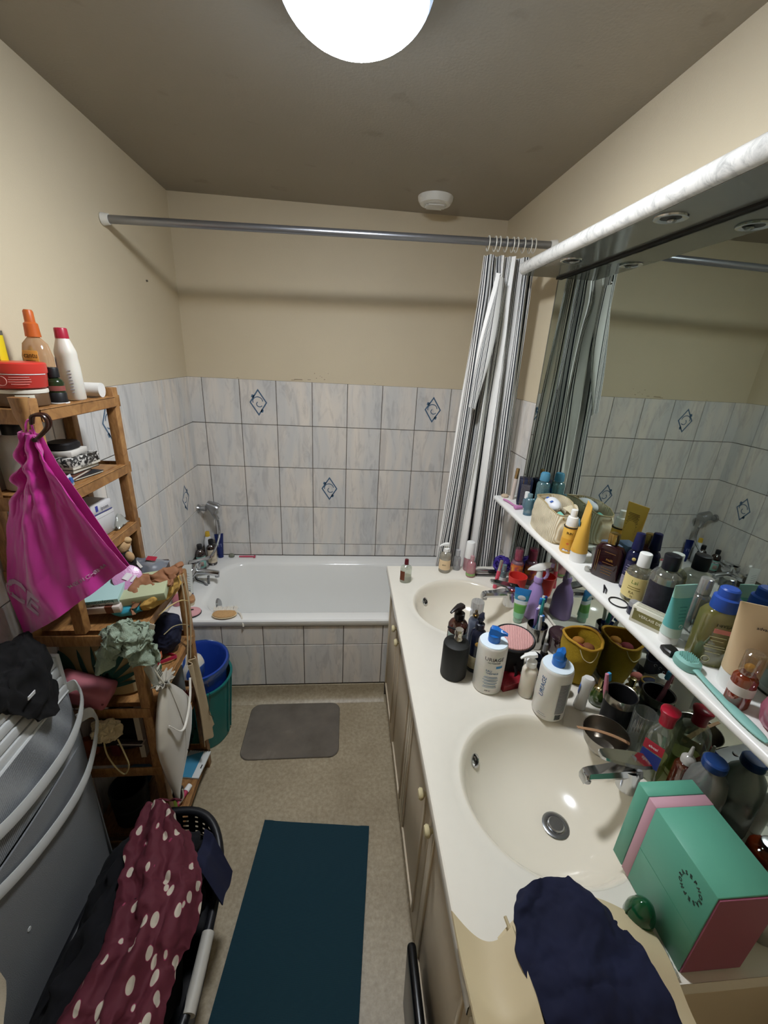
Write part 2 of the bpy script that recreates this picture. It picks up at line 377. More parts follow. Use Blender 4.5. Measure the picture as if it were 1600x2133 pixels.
# ================================================================ CEILING LAMP (the only light)
LX, LY = .875, -1.36
cl = thing('ceiling_lamp', 'round opal glass ceiling lamp, switched on', 'lamp', (LX, LY, H))
part('base_ring', lathe([(.100, -.022), (.105, -.018), (.105, -.002), (.10, 0)], 36), M('#DDDDDA', .4), cl)
def lampmat():
    m = bpy.data.materials.new('opal_glass_lit'); m.use_nodes = True; nt = m.node_tree; b = nt.nodes['Principled BSDF']
    b.inputs['Base Color'].default_value = (.8, .85, .9, 1); b.inputs['Roughness'].default_value = .15
    tc = N(nt, 'TexCoord'); sp = N(nt, 'SeparateXYZ'); nt.links.new(tc.outputs['Object'], sp.inputs[0])
    mr = N(nt, 'MapRange'); mr.inputs['From Min'].default_value = -.058; mr.inputs['From Max'].default_value = -.114; mr.inputs['To Min'].default_value = .0045; mr.inputs['To Max'].default_value = 1
    nt.links.new(sp.outputs[2], mr.inputs[0])
    ml = N(nt, 'Math', operation='MULTIPLY'); ml.inputs[1].default_value = LAMP; nt.links.new(mr.outputs[0], ml.inputs[0])
    ec = N(nt, 'MixRGB'); ec.inputs[1].default_value = (.50, .70, 1, 1); ec.inputs[2].default_value = (1, .985, .95, 1); nt.links.new(mr.outputs[0], ec.inputs[0]); nt.links.new(ec.outputs[0], b.inputs['Emission Color']); nt.links.new(ml.outputs[0], b.inputs['Emission Strength']); return m
D_, R0 = .097, .153
prof = [(.105, -.018), (.140, -.018), (.151, -.022)]+[(R0*math.cos(t*pi/2), -.022-D_*math.sin(t*pi/2)) for t in [i/12 for i in range(1, 12)]]+[(.006, -.022-D_)]
part('shade', lathe(prof[::-1], 40, ct=False), lampmat(), cl)
# ================================================================ AIR VENT
m_white = M('#E6E4DD', .4)
vt = thing('ceiling_vent', 'round white plastic extractor vent on the ceiling above the bath', 'vent', (1.255, -.225, H))
part('rim', lathe([(.055, -.030), (.068, -.028), (.078, -.014), (.080, 0)], 36), m_white, vt)
part('grille_disc', lathe([(.048, -.0335), (.052, -.0315), (.052, -.028)], 30), M('#CFCCC3', .5), vt)
for k in range(5):
    y = -.030+k*.015; L = math.sqrt(.047**2-y*y)
    part('louvre', box(2*L, .007, .003, .001, 1), m_white, vt, (0, y, -.0375), (-.5, 0, 0))
    part('slot', box(2*L, .0075, .001), M('#2E2A26', .8), vt, (0, y+.0075, -.0345))
# ================================================================ CURTAIN ROD
rod = thing('curtain_rod', 'grey metal shower curtain rod spanning the room above the bath', 'rod', (0, 0, 0))
part('tube', tube([(.012, -.644, 2.134), (W-.012, -.624, 2.172)], .0135, 16), M('#8E8F93', .3, .85), rod)
part('end_cap', tube([(.002, -.644, 2.1337), (.026, -.6436, 2.1345)], [.020, .017], 14), m_white, rod, label='white plastic end cap')
part('end_cap', tube([(W-.002, -.624, 2.172), (W-.026, -.6243, 2.1715)], [.020, .017], 14), m_white, rod, label='white plastic end cap')
# ================================================================ VANITY: two cabinets, one worktop
m_cab = M('#CDBFA8', .45, var=.04, vs=12)
m_cab2 = M('#C4B69E', .45, var=.04, vs=12)
m_knob = M('#D9CDA4', .3)
m_slab = M('#E6E1D5', .22, var=.02, vs=40, coat=.1)
m_basin = M('#E6DFCF', .16, coat=.2)
Y0, Y1 = -.713, -2.125
yb_ = [Y0, -1.062, -1.412, -1.757, Y1]
for k in range(2):
    a, b = yb_[2*k], yb_[2*k+2]; ym = yb_[2*k+1]
    c = thing('vanity_cabinet', ['cream two-door vanity cabinet next to the bath', 'cream two-door vanity cabinet at the near end under the teal gift box'][k], 'cabinet', (0, 0, 0), 0, 'vanity cabinets')
    part('carcass', boxmm((1.122, b+.001, .075), (W-.004, a-.001, .60)), m_cab2, c)
    part('front_rail', boxmm((1.122, b+.001, .60), (1.14, a-.001, .763)), m_cab2, c)
    for yy in ((a-.02, a-.001), (b+.001, b+.02)): part('side_panel', boxmm((1.14, yy[0], .60), (W-.004, yy[1], .763)), m_cab2, c)
    part('plinth', boxmm((1.145, b+.001, 0), (W-.01, a-.001, .075)), m_cab2, c)
    for q, (y1, y0) in enumerate(((a, ym), (ym, b))):
        yc = (y0+y1)/2; wd = abs(y1-y0)-.006
        d = part('door', box(.018, wd, .665, .003, 1), m_cab, c, (1.112, yc, .085))
        for (nm, sy, sz, oy, oz) in (('moulding', wd-.10, .010, 0, .055), ('moulding', wd-.10, .010, 0, .60), ('moulding', .010, .555, wd/2-.05, .055), ('moulding', .010, .555, -wd/2+.05, .055)):
            part(nm, box(.008, sy, sz, .002, 1), m_cab, d, (-.011, oy, oz))
        ky = (y0+.045) if q == 0 else (y1-.045)
        part('knob', lathe([(.006, 0), (.006, .010), (.014, .016), (.015, .022), (.011, .027), (.0, .028)], 14), m_knob, d, (-.009, ky-yc, .585), (0, -pi/2, 0), 'cream round knob')
        part('edge_strip', box(.004, .012, .60, .001, 1), M('#E5DCC8', .3), d, (-.010, (wd/2-.012)*(1 if q == 0 else -1), .03))
wt = thing('vanity_worktop', 'long white vanity worktop with two moulded round basins', 'worktop', (0, 0, 0))
XA, XB, ZC = 1.082, 1.674, .80
BS = [(1.362, -1.037), (1.362, -1.792)]
def slab_mesh():
    V, F = [], []; n = 64
    def rectpt(cx, cy, t, x0, x1, y0, y1):
        dx, dy = math.cos(t), math.sin(t); k = 1e9
        if dx > 1e-9: k = min(k, (x1-cx)/dx)
        if dx < -1e-9: k = min(k, (x0-cx)/dx)
        if dy > 1e-9: k = min(k, (y1-cy)/dy)
        if dy < -1e-9: k = min(k, (y0-cy)/dy)
        return (cx+dx*k, cy+dy*k)
    ysplit = [(-1.415, Y0+.003), (-2.130, -1.415)]
    for (cx, cy), (y0, y1) in zip(BS, ysplit):
        ang = sorted(set([2*pi*i/n for i in range(n)]+[math.atan2(y-cy, x-cx) % (2*pi) for x in (XA, XB) for y in (y0, y1)])); m = len(ang)
        prev = None
        for rr, zz in ((None, ZC), (.232, ZC), (.228, ZC-.0025), (.206, ZC-.0035)):
            o = len(V)
            for t in ang:
                x, y = rectpt(cx, cy, t, XA, XB, y0, y1) if rr is None else (cx+rr*math.cos(t), cy+rr*math.sin(t))
                V.append((x, y, zz))
            if prev is not None:
                for i in range(m): j = (i+1) % m; F.append((prev+i, prev+j, o+j, o+i))
            prev = o
    # rounded front nosing, end faces and underside
    ya, yb2 = Y0+.003, -2.130
    nose = [(XA, ZC), (XA-.004, ZC-.002), (XA-.006, ZC-.008), (XA-.006, ZC-.028), (XA-.002, ZC-.035), (XA+.03, ZC-.036), (XA+.03, ZC-.012)]
    o = len(V)
    for y in (ya, yb2):
        for x, z in nose: V.append((x, y, z))
    k = len(nose)
    for i in range(k-1): F.append((o+i, o+i+1, o+k+i+1, o+k+i))
    
    for y in (ya, yb2):
        o = len(V); V += [(XA-.004, y, ZC-.001), (XA-.004, y, ZC-.034), (XB, y, ZC-.034), (XB, y, ZC-.001)]; F.append((o, o+1, o+2, o+3))
    return mesh(V, F, True)
part('slab', slab_mesh(), m_slab, wt)
for cx, cy in BS:
    bpr = [(.0, .661), (.03, .6605), (.07, .664), (.12, .680), (.155, .708), (.178, .742), (.190, .772), (.197, .789), (.204, .7958), (.208, .7968)]
    bs = part('basin', lathe(bpr, 56, ct=False, cb=False), m_basin, wt, (cx, cy, 0), label='ivory moulded wash basin')
    dz = .662
    part('drain_ring', lathe([(.020, -.001), (.032, .0005), (.033, .003), (.028, .005), (.0225, .004), (.0215, 0)], 24, ct=False, cb=False), m_chrome2, bs, (.045, -.01, dz+.001))
    part('drain_plug', lathe([(.019, -.002), (.0195, .006), (.017, .0085), (0, .009)], 24), m_chrome2, bs, (.045, -.01, dz+.001))
    ov = part('overflow', lathe([(.017, 0), (.017, .003), (.013, .0045), (.011, .003)], 20, ct=False), m_chrome, bs, (-.127*1.20, .127*.98, .748), (0, 0, 0))
    ov.rotation_euler = Vector((.72, -.62, .55)).to_track_quat('Z', 'Y').to_euler(); ov.location = (-.135, .112, .742)
    part('overflow_hole', box(.006, .018, .001), M('#1A1816', .6), ov, (-.005, 0, .0032)); part('overflow_hole', box(.006, .018, .001), M('#1A1816', .6), ov, (.005, 0, .0032))
# ================================================================ BASIN TAPS
def tap(y, label):
    t = thing('basin_tap', label, 'tap', (1.555, y, .7995), 0, 'chrome basin taps')
    part('body', loft([(0, .026, .026, 2), (.004, .027, .027, 2), (.03, .024, .024, 2, -.004, 0), (.05, .024, .024, 2, -.008, 0), (.064, .022, .023, 2, -.010, 0)], 20), m_chrome, t)
    part('spout', rings([[(x, yy*s, z+zz*s2) for yy, zz in ((-.017, 0), (-.012, .011), (.012, .011), (.017, 0), (.012, -.011), (-.012, -.011))] for x, z, s, s2 in ((.012, .052, 1.25, 1.3), (-.03, .054, 1.15, 1.2), (-.075, .050, .95, 1), (-.108, .048, .85, .95), (-.118, .043, .85, 1.0), (-.121, .036, .80, .9))]), m_chrome, t)
    part('aerator', lathe([(.011, 0), (.011, .010)], 16), m_chrome2, t, (-.109, 0, .026))
    lv = part('lever', rings([[(x, yy*wd, z+zz) for yy, zz in ((-1, 0), (-.8, .005), (.8, .005), (1, 0), (.8, -.004), (-.8, -.004))] for x, z, wd in ((.034, .070, .012), (.028, .080, .020), (.005, .084, .024), (-.03, .092, .0235), (-.065, .102, .020), (-.088, .107, .015), (-.094, .107, .008))]), m_chrome, t)
    part('lever_mark', lathe([(.007, 0), (.008, .0015), (0, .002)], 14), m_chrome2, lv, (-.01, 0, .0905), (0, -.25, 0))
    return t
tap(-1.035, 'chrome single-lever tap at the far basin by the red cup'); tap(-1.805, 'chrome single-lever tap at the near basin by the metal bowl')
# ================================================================ MIRROR, SHELF AND CANOPY
def mirmat():
    m = M('#B6BFB8', .01, 1., key='mirror'); return m
mr = thing('wall_mirror', 'long frameless wall mirror above the vanity', 'mirror', (0, 0, 0))
part('glass', boxmm((1.6755, -2.135, .812), (1.6795, -.703, 2.040)), mirmat(), mr)
part('edge_strip', boxmm((1.6745, -.7045, .812), (1.680, -.7005, 2.040)), M('#6E6A60', .5), mr, label='dark edge strip')
part('bottom_bead', tube([(1.676, -.703, .808), (1.676, -2.13, .808)], .0055, 8), M('#D8D3C4', .5), mr, label='cream sealant bead')
sh = thing('mirror_shelf', 'narrow white shelf in front of the mirror, crowded with toiletries', 'shelf', (0, 0, 0))
def nosed(x0, x1, z0, z1, ya, yb, r=None):
    r = (z1-z0)/2; pr = [(x1, z0)]+[(x0+r-r*math.cos(t)*1, (z0+z1)/2+r*math.sin(t)) for t in [-pi/2+pi*i/8 for i in range(9)]]+[(x1, z1)]
    return rings([[(x, y, z) for x, z in pr] for y in (ya, yb)])
part('board', nosed(1.548, 1.672, 1.143, 1.165, -.708, -2.135), M('#EDECE8', .3, var=.02, vs=60), sh)
for y in (-.95, -1.45, -1.95): part('bracket', tube([(1.674, y, 1.136), (1.62, y, 1.139)], .004, 8), m_chrome2, sh)
m_marb = ramp_mat('white_marble_laminate', lambda nt: (lambda tc, n, mp: (nt.links.new(tc.outputs['Object'], mp.inputs[0]), nt.links.new(mp.outputs[0], n.inputs['Vector']), n.outputs['Fac'])[2])(N(nt, 'TexCoord'), N(nt, 'TexNoise', Scale=16., Detail=9., Roughness=.72, Distortion=2.2), N(nt, 'Mapping')), [(.30, '#B9B8B5'), (.42, '#DAD9D5'), (.52, '#EDEBE6'), (.8, '#F0EEE9')], .16)
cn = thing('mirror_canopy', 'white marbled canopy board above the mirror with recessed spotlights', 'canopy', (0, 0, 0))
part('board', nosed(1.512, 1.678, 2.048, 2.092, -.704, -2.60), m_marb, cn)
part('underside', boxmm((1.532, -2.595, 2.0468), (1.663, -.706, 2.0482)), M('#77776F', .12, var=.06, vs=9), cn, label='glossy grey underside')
part('shadow_gap', boxmm((1.664, -2.135, 2.041), (1.6795, -.706, 2.047)), M('#2A2824', .7), cn, label='dark joint above the mirror')
for y in (-.99, -1.42, -1.85):
    s = part('spotlight', lathe([(.021, -.001), (.030, -.004), (.034, -.003), (.035, .0005)], 26, ct=False, cb=False), m_chrome, cn, (1.575, y, 2.0462))
    part('hole_shade', lathe([(.020, -.001), (.012, -.0012), (0, -.0015)], 20), M('#221F1C', .4), s)  # near-black disc paints the shade of the hole in the unlit ring
    part('lens', blob(.010, .010, .006, 2), GL('#C9CCC8', .3, .4), s, (.006, .004, -.004))
# ================================================================ FLOOR MATS
def bathmat():
    def s(nt):
        tc = N(nt, 'TexCoord'); n = N(nt, 'TexNoise', Scale=6., Detail=7., Roughness=.6); nt.links.new(tc.outputs['Object'], n.inputs['Vector']); return n.outputs['Fac']
    return ramp_mat('grey_felt', s, [(.3, '#5E574E'), (.5, '#6B645B'), (.62, '#726A60'), (.72, '#857D72')], .95)
bm_ = rings([rrect(.418, .862, -1.062, -.752, .045, z) if k != 1 else rrect(.415, .865, -1.065, -.749, .046, z) for k, z in enumerate((.0012, .004, .0075))])
single('bath_mat', bm_, bathmat(), 'grey rounded stone-look bath mat in front of the tub', 'mat')
m_run = ramp_mat('teal_weave', lambda nt: (lambda tc, w_: (nt.links.new(tc.outputs['Object'], w_.inputs['Vector']), w_.outputs['Fac'])[1])(N(nt, 'TexCoord'), N(nt, 'TexWave', Scale=160., Distortion=1.2, Detail=2., bands_direction='Y')), [(0, '#0B2C38'), (1, '#0F3946')], .95, bump=.25)
def runner(u, v):
    x, y = -.2035+.407*u, -.86*v
    return (x, y, .0095+.0008*nz(x, y, 0, 9)+(.004*max(0, 1-v*14) if u > .9 or u < .1 else 0))
rn = sheet(30, 50, runner, .008)
single('runner_mat', rn, m_run, 'long dark teal ribbed bath runner on the floor', 'mat', (.787, -1.358, 0), (0, 0, -.105))
# ================================================================ SHOWER CURTAIN
def curtmat(rep=5.5):
    m = bpy.data.materials.new('striped_curtain'); m.use_nodes = True; nt = m.node_tree; b = nt.nodes['Principled BSDF']; b.inputs['Roughness'].default_value = .65
    at = N(nt, 'Attribute', attribute_name='uu'); ml = N(nt, 'Math', operation='MULTIPLY'); ml.inputs[1].default_value = rep; fr = N(nt, 'Math', operation='FRACT')
    nt.links.new(at.outputs['Fac'], ml.inputs[0]); nt.links.new(ml.outputs[0], fr.inputs[0])
    r = N(nt, 'ValToRGB'); r.color_ramp.interpolation = 'CONSTANT'; e = r.color_ramp.elements
    w_, d_, g_ = '#EFEDE9', '#1B2029', '#B4B4B2'
    st = [(0, w_), (.32, d_), (.37, w_), (.42, d_), (.45, w_), (.49, d_), (.52, w_), (.56, d_), (.61, g_), (.70, d_), (.75, w_), (.79, d_), (.82, w_), (.86, d_), (.89, w_), (.93, d_), (.98, w_)]
    while len(e) < len(st): e.new(.5)
    for i, (p, h) in enumerate(st): e[i].position = p; e[i].color = lin(h)
    nt.links.new(fr.outputs[0], r.inputs[0]); nt.links.new(r.outputs[0], b.inputs['Base Color']); b.inputs['Transmission Weight'].default_value = 0
    return m
cu_ = thing('shower_curtain', 'white shower curtain with dark stripes bunched at the end of the rod', 'curtain', (0, 0, 0))
def curt(u, v):
    z = 2.122-1.61*v
    xl = 1.392-.085*v**1.3; xr = 1.60+.05*v
    x = xl+(xr-xl)*(u+.030*math.sin(u*2*pi*7+1)*(.5+.5*v))
    amp = (.024+.014*min(1, v*3))*(.65+.5*abs(nz(u*5, v*1.3, 3)))
    fold = math.sin(u*2*pi*4.6+.9*math.sin(v*3+u*4)+.6*nz(u*3, v*2, 1, 2))
    y = -.622+amp*fold+.012*math.sin(u*2*pi*15+v*4)*.5
    # gathered pinch below the rings
    pz = math.exp(-((v-.09)/.05)**2)*math.exp(-((u-.38)/.16)**2)
    x += -pz*(u-.38)*.12; y -= pz*.03
    y -= .018*v
    return (x, max(-.705, min(-.56, y)), z)
cloth_c = sheet(260, 46, curt, .0012)
part('cloth', cloth_c, curtmat(), cu_)
def sash(u, v):
    a = u; t = v
    x = 1.452-.050*t+(.012+.022*math.sin(pi*min(1, t*1.05+.02)))*(a-.5)*2; z = 2.055-.50*t**.9-.02*a
    return (x+.008*math.sin(a*8+t*3), -.672-.020*math.sin(pi*a)-.010*t, z)
part('gathered_fold', sheet(24, 30, sash, .0012), curtmat(1.6), cu_, label='gathered fold of striped cloth')
for k in range(9):
    x = 1.405+k*.0235; zz = 2.134+(2.172-2.134)*x/W; yy = -.644+.02*x/W
    part('ring', tube([(x+.004*math.sin(k*2.1), yy+.021*math.cos(t), zz-.006+.025*math.sin(t)) for t in [2*pi*i/16 for i in range(16)]], .0022, 6, True), M('#D8D4C8', .3), cu_, label='curtain ring')
# ================================================================ BUILDING BLOCKS FOR TOILETRIES
def join(ms, smooth=True):
    """several shapes of one part into one mesh: list of (mesh, matrix)"""
    bm = bmesh.new()
    for me, mx in ms:
        k = len(bm.verts); bm.from_mesh(me); bm.verts.ensure_lookup_table()
        for v in bm.verts[k:]: v.co = mx @ v.co
    me = bpy.data.meshes.new('j'); bm.to_mesh(me); bm.free()
    if smooth: me.polygons.foreach_set('use_smooth', [True]*len(me.polygons)); shade(me, 50)
    return me
def T_(x=0, y=0, z=0, rx=0, ry=0, rz=0, s=1.): return Matrix.Translation((x, y, z)) @ Euler((rx, ry, rz)).to_matrix().to_4x4() @ Matrix.Scale(s, 4)
def bottle(name, label, cat, loc, secs, mat, rz=0., group=None, rot=None, n=24, body='body'):
    t = thing(name, label, cat, loc, rz, group, rot); t['b'] = 0; del t['b']
    part(body, loft(secs, n), mat, t); return t
def cyl(r, h, sh=.012, neck=.010, nz_=.008, oy=1., p=2.):
    """bottle body: straight wall to h, shoulder of height sh to a neck"""
    return [(0, r*.90, r*.90*oy, p), (.004, r, r*oy, p), (h, r, r*oy, p), (h+sh*.5, r*.86, r*.86*oy, p), (h+sh*.85, max(neck, r*.55), max(neck, r*.55*oy), 2), (h+sh, neck, neck, 2), (h+sh+nz_, neck, neck, 2)]
def cap(t, r, z, h, mat, name='cap', rt=None, x=0., y=0., label=None, n=22):
    rt = r if rt is None else rt
    return part(name, lathe([(r, 0), (r, .001), (rt, h-.0025), (rt*.93, h-.0006), (rt*.80, h)], n), mat, t, (x, y, z), label=label)
def pump(t, z, mat, ang, s=1., hm=None, lock=False):
    """dispenser pump: collar, stem and a beaked head turned to angle ang (degrees)"""
    p = part('pump', join([(lathe([(.015*s, 0), (.015*s, .016*s), (.011*s, .019*s)], 18), T_()), (lathe([(.0055*s, .015*s), (.0055*s, .034*s)], 12), T_())]), mat, t, (0, 0, z), (0, 0, math.radians(ang)))
    hd = rings([[(x, y*wd, z_+zz*hh) for y, zz in ((-1, .1), (-.8, .85), (0, 1), (.8, .85), (1, .1), (.7, -.2), (-.7, -.2))] for x, z_, wd, hh in ((-.011*s, .034*s, .006*s, .006*s), (-.009*s, .033*s, .010*s, .011*s), (.006*s, .033*s, .011*s, .012*s), (.018*s, .035*s, .007*s, .009*s), (.032*s, .034*s, .0045*s, .006*s), (.040*s, .031*s, .0035*s, .004*s))])
    part('pump_head', hd, hm or mat, p); return p
def lab(t, r, z0, z1, a, span, mat, oy=None, name='label', r1=None):
    return part(name, arc(r+.0005, z0, z1, a-span/2, a+span/2, 14, None if r1 is None else r1+.0005), mat, t)
def say(t, s, size, r, z, a, mat, rot=0., sx=1.):
    return part('lettering', txt(s, size, wrap=r, z=z, a0=a, rot=rot, sx=sx), mat, t)
def say_flat(t, s, size, mat, loc, rot, sx=1., roll=0.): return part('lettering', txt(s, size, rot=roll, sx=sx), mat, t, loc, rot)
def lines(t, r, zs, a, wdeg, mat, h=.0014):
    """rows of tiny unreadable print on a round bottle, one part"""
    ms = [(arc(r+.0009, z, z+h, a-wdeg/2*k, a+wdeg/2*k, 8, th=.0003), T_()) for z, k in zs]
    return part('small_print', join(ms), mat, t)
def squeeze_tube(t, r, h0, h, wtop, mat, d=0.):
    """soft tube standing on its cap: round at h0, pressed flat and wider at h"""
    s = []
    for i in range(9):
        k = i/8; s.append((h0+(h-h0)*k, r+(wtop-r)*k**1.2, r*(1-k)**.8+.0012, 2+.6*k))
    s.append((h+.001, wtop, .0010, 3)); return part('tube', loft(s, 28), mat, t)
K = M('#16161A', .45); WH = M('#EFEFEC', .35); INK = M('#2A3442', .6); GOLD = M('#C9A45A', .25, 1.); SILV = M('#BFC0C2', .25, 1.)
Z = .8004
CO = 'toiletries on the vanity worktop'
# ---------------------------------------------------------------- far end of the worktop
t = bottle('perfume_bottle', 'small clear glass perfume bottle with dark red cap alone at the worktop corner', 'bottle', (1.146, -.853, Z), cyl(.0255, .070, .012, .009, .004, .75), GL('#EAEFEA', .08, .2), rz=.1)
part('liquid', loft([(.003, .0235, .017, 2), (.030, .0235, .017, 2)]), GL('#D9D6BF', .35, .05), t); cap(t, .0095, .086, .024, M('#5A1620', .3), rt=.0085)
part('label', arc(.0258, .014, .058, -172, -112), M('#6E3B22', .5, var=.5, vs=220), t, sc=(1, .75, 1))
t = bottle('lotion_bottle', 'glass lotion bottle with beige label and white pump at the far end', 'bottle', (1.343, -.757, Z), cyl(.0265, .082, .020, .012, .006), GL('#D8D2C2', .35, .15))
lab(t, .0265, .018, .066, -108, 150, M('#E7CBA2', .5)); say(t, 'abcn', .009, .027, .044, -112, K); pump(t, .104, WH, 200, .95)
t = bottle('spray_bottle', 'slim empty clear bottle with frosted cap behind the lotion', 'bottle', (1.406, -.738, Z), cyl(.0175, .060, .010, .009, .003), GL('#D3D4D6', .25, .15)); cap(t, .0105, .072, .030, GL('#D9DADC', .45, .15))
t = bottle('deodorant', 'pink roll-on bottle with tall white cap by the curtain', 'bottle', (1.461, -.742, Z), [(0, .021, .021, 2), (.004, .023, .023, 2), (.055, .023, .023, 2), (.068, .020, .020, 2)], GL('#D9A6AE', .55, .15)); cap(t, .0225, .066, .080, WH, rt=.0195)
t = bottle('spray_bottle', 'short pink translucent spray bottle with a green label strip', 'bottle', (1.456, -.803, Z), cyl(.0205, .060, .016, .009, .004), GL('#E3A7B0', .5, .15)); cap(t, .0095, .080, .024, GL('#E9BFC5', .5, .15)); lab(t, .0206, .008, .020, -100, 200, M('#8BAE6A', .5))
t = thing('hair_brush', 'silver-handled hair brush lying beside the purple bath puff', 'brush', (1.535, -.772, Z+.010), -.06)
part('handle', tube([(-.052, 0, 0), (-.03, 0, .002), (0, 0, .003), (.02, 0, .002)], [.004, .0075, .008, .006], 10), SILV, t); part('head', box(.045, .022, .012, .004), K, t, (.038, 0, -.007)); 
t = thing('comb', 'dark flat comb lying under the silver brush handle', 'comb', (1.533, -.792, Z), -.04); part('spine', box(.10, .008, .004, .001), M('#3A3733', .5), t); part('teeth', join([(box(.0014, .016, .003), T_(-.048+.004*i, -.011)) for i in range(25)], False), M('#3A3733', .5), t)
# purple bath puff: loops of net
t = thing('bath_puff', 'purple mesh bath puff in the worktop corner', 'bath puff', (1.612, -.775, Z+.046))
random.seed(4); ms = []
for i in range(34):
    d = Vector((random.gauss(0,1), random.gauss(0,1), random.gauss(0,.8))).normalized(); q = d.to_track_quat('Z', 'Y').to_euler(); rr = random.uniform(.014, .020)
    lp = tube([(rr*math.cos(a), rr*.8*math.sin(a), .004*math.sin(2*a)) for a in [2*pi*k/12 for k in range(12)]], .0048, 6, True)
    ms.append((lp, Matrix.Translation(d*.032) @ q.to_matrix().to_4x4()))
part('net_loops', join(ms), M('#3C2A86', .5, var=.3, vs=90), t); part('core', blob(.031, .031, .031, 2, .2, 30), M('#2C1F66', .6), t)
t = bottle('lip_gloss', 'slim pink lip gloss tube with silver cap behind the far tap', 'cosmetic', (1.538, -.905, Z), [(0, .008, .008, 2.4), (.085, .008, .008, 2.4)], M('#D8536A', .3), rot=(.0, .10, 0)); cap(t, .0078, .085, .050, M('#D8CFC0', .25, .8), rt=.007)
say(t, 'kiss', .009, .0082, .045, -115, M('#3A1020', .5), rot=1.57)
t = bottle('travel_bottle', 'small teal translucent bottle next to the pink lip gloss', 'bottle', (1.592, -.852, Z), cyl(.0145, .045, .012, .008, .003), GL('#6F8F98', .5, .15)); cap(t, .0105, .058, .028, GL('#7F9CA2', .6, .15)); lab(t, .0145, .008, .026, -115, 140, M('#C9D1D2', .5))
t = bottle('body_mist', 'round mist bottle with bright orange and purple label and hot pink cap', 'bottle', (1.643, -.865, Z), cyl(.026, .105, .014, .014, .002), GL('#B98AA0', .4, .15))
mist = ramp_mat('mist_label', lambda nt: (lambda tc, n: (nt.links.new(tc.outputs['Object'], n.inputs['Vector']), n.outputs['Fac'])[1])(N(nt, 'TexCoord'), N(nt, 'TexNoise', Scale=38., Detail=2.)), [(.3, '#4E5E92'), (.42, '#A2425E'), (.55, '#D8703A'), (.7, '#E9B04A')], .4)
lab(t, .0262, .030, .102, -115, 250, mist); cap(t, .017, .120, .045, M('#D8257A', .2, .6), name='inner_cap'); cap(t, .021, .121, .052, GL('#E6C8D2', .08, .12), name='clear_cap')
def cup(name, label, loc, rb, rt, h, mat, inner=None, th=.0025, cat='cup'):
    t = thing(name, label, cat, loc)
    part('wall', lathe([(rb*.9, 0), (rb, .002), (rt, h), (rt-th*.4, h+.0006), (rt-th, h), (rb-th, .006), (0, .005)], 32, cb=True, ct=False), mat, t); return t
cup('beaker', 'bright red plastic beaker behind the far tap', (1.612, -.955, Z), .030, .039, .088, M('#D83A34', .35))
# lavender trigger spray
t = bottle('spray_bottle', 'lavender trigger spray bottle with white spray head', 'bottle', (1.617, -1.112, Z), [(0, .031, .041, 2.4), (.006, .033, .044, 2.4), (.075, .032, .042, 2.3), (.115, .026, .033, 2.2), (.138, .017, .019, 2), (.146, .0145, .0145, 2), (.160, .0145, .0145, 2)], M('#A68BC4', .35), rz=-.25)
part('collar', lathe([(.0165, 0), (.0165, .018), (.014, .021)], 20), M('#A98FC6', .4), t, (0, 0, .152))
hd = part('spray_head', rings([[(x*.9, y*wd, z_+zz) for y, zz in ((-1, -h1), (-1, .3*h1), (-.5, h1), (.5, h1), (1, .3*h1), (1, -h1))] for x, z_, wd, h1 in ((-.050, .188, .006, .003), (-.040, .197, .011, .006), (-.012, .211, .013, .013), (.012, .222, .013, .014), (.030, .232, .011, .010), (.040, .236, .008, .008))]), WH, t, (0, 0, 0), (0, 0, -.55))
part('neck', lathe([(.012, 0), (.011, .034)], 14), WH, t, (0, 0, .170)); part('nozzle', lathe([(.008, 0), (.008, .010)], 14), M('#B59CCB', .4), hd, (.036, 0, .236), (0, pi/2, 0)); part('trigger', tube([(.022, 0, .216), (.030, 0, .198), (.027, 0, .182), (.020, 0, .172)], [.006, .0065, .006, .004], 8), M('#B59CCB', .4), hd)
m_tp = ramp_mat('toothpaste_print', lambda nt: (lambda tc, s: (nt.links.new(tc.outputs['Object'], s.inputs[0]), (lambda mr: (nt.links.new(s.outputs[2], mr.inputs[0]), mr.outputs[0])[1])(N(nt, 'MapRange', **{'From Min': .02, 'From Max': .15})))[1])(N(nt, 'TexCoord'), N(nt, 'SeparateXYZ')), [(0, '#8CC4A0'), (.18, '#5FA24E'), (.42, '#7FB45C'), (.46, '#D9E2E4'), (.58, '#3F93B4'), (.75, '#2E7FC0')], .3, 'CONSTANT')
t = thing('toothpaste', 'blue and green toothpaste tube standing on its cap in front of the lavender spray', 'tube', (1.545, -1.150, Z), -.45)
squeeze_tube(t, .0195, .022, .142, .030, m_tp); cap(t, .0165, 0, .024, GL('#BFE0CC', .55, .12)); part('badge', lathe([(.012, 0), (.010, .0012)], 16), M('#DDE5EC', .4), t, (0, -.0105, .108), (1.75, 0, 0), sc=(1.25, 1, 1))
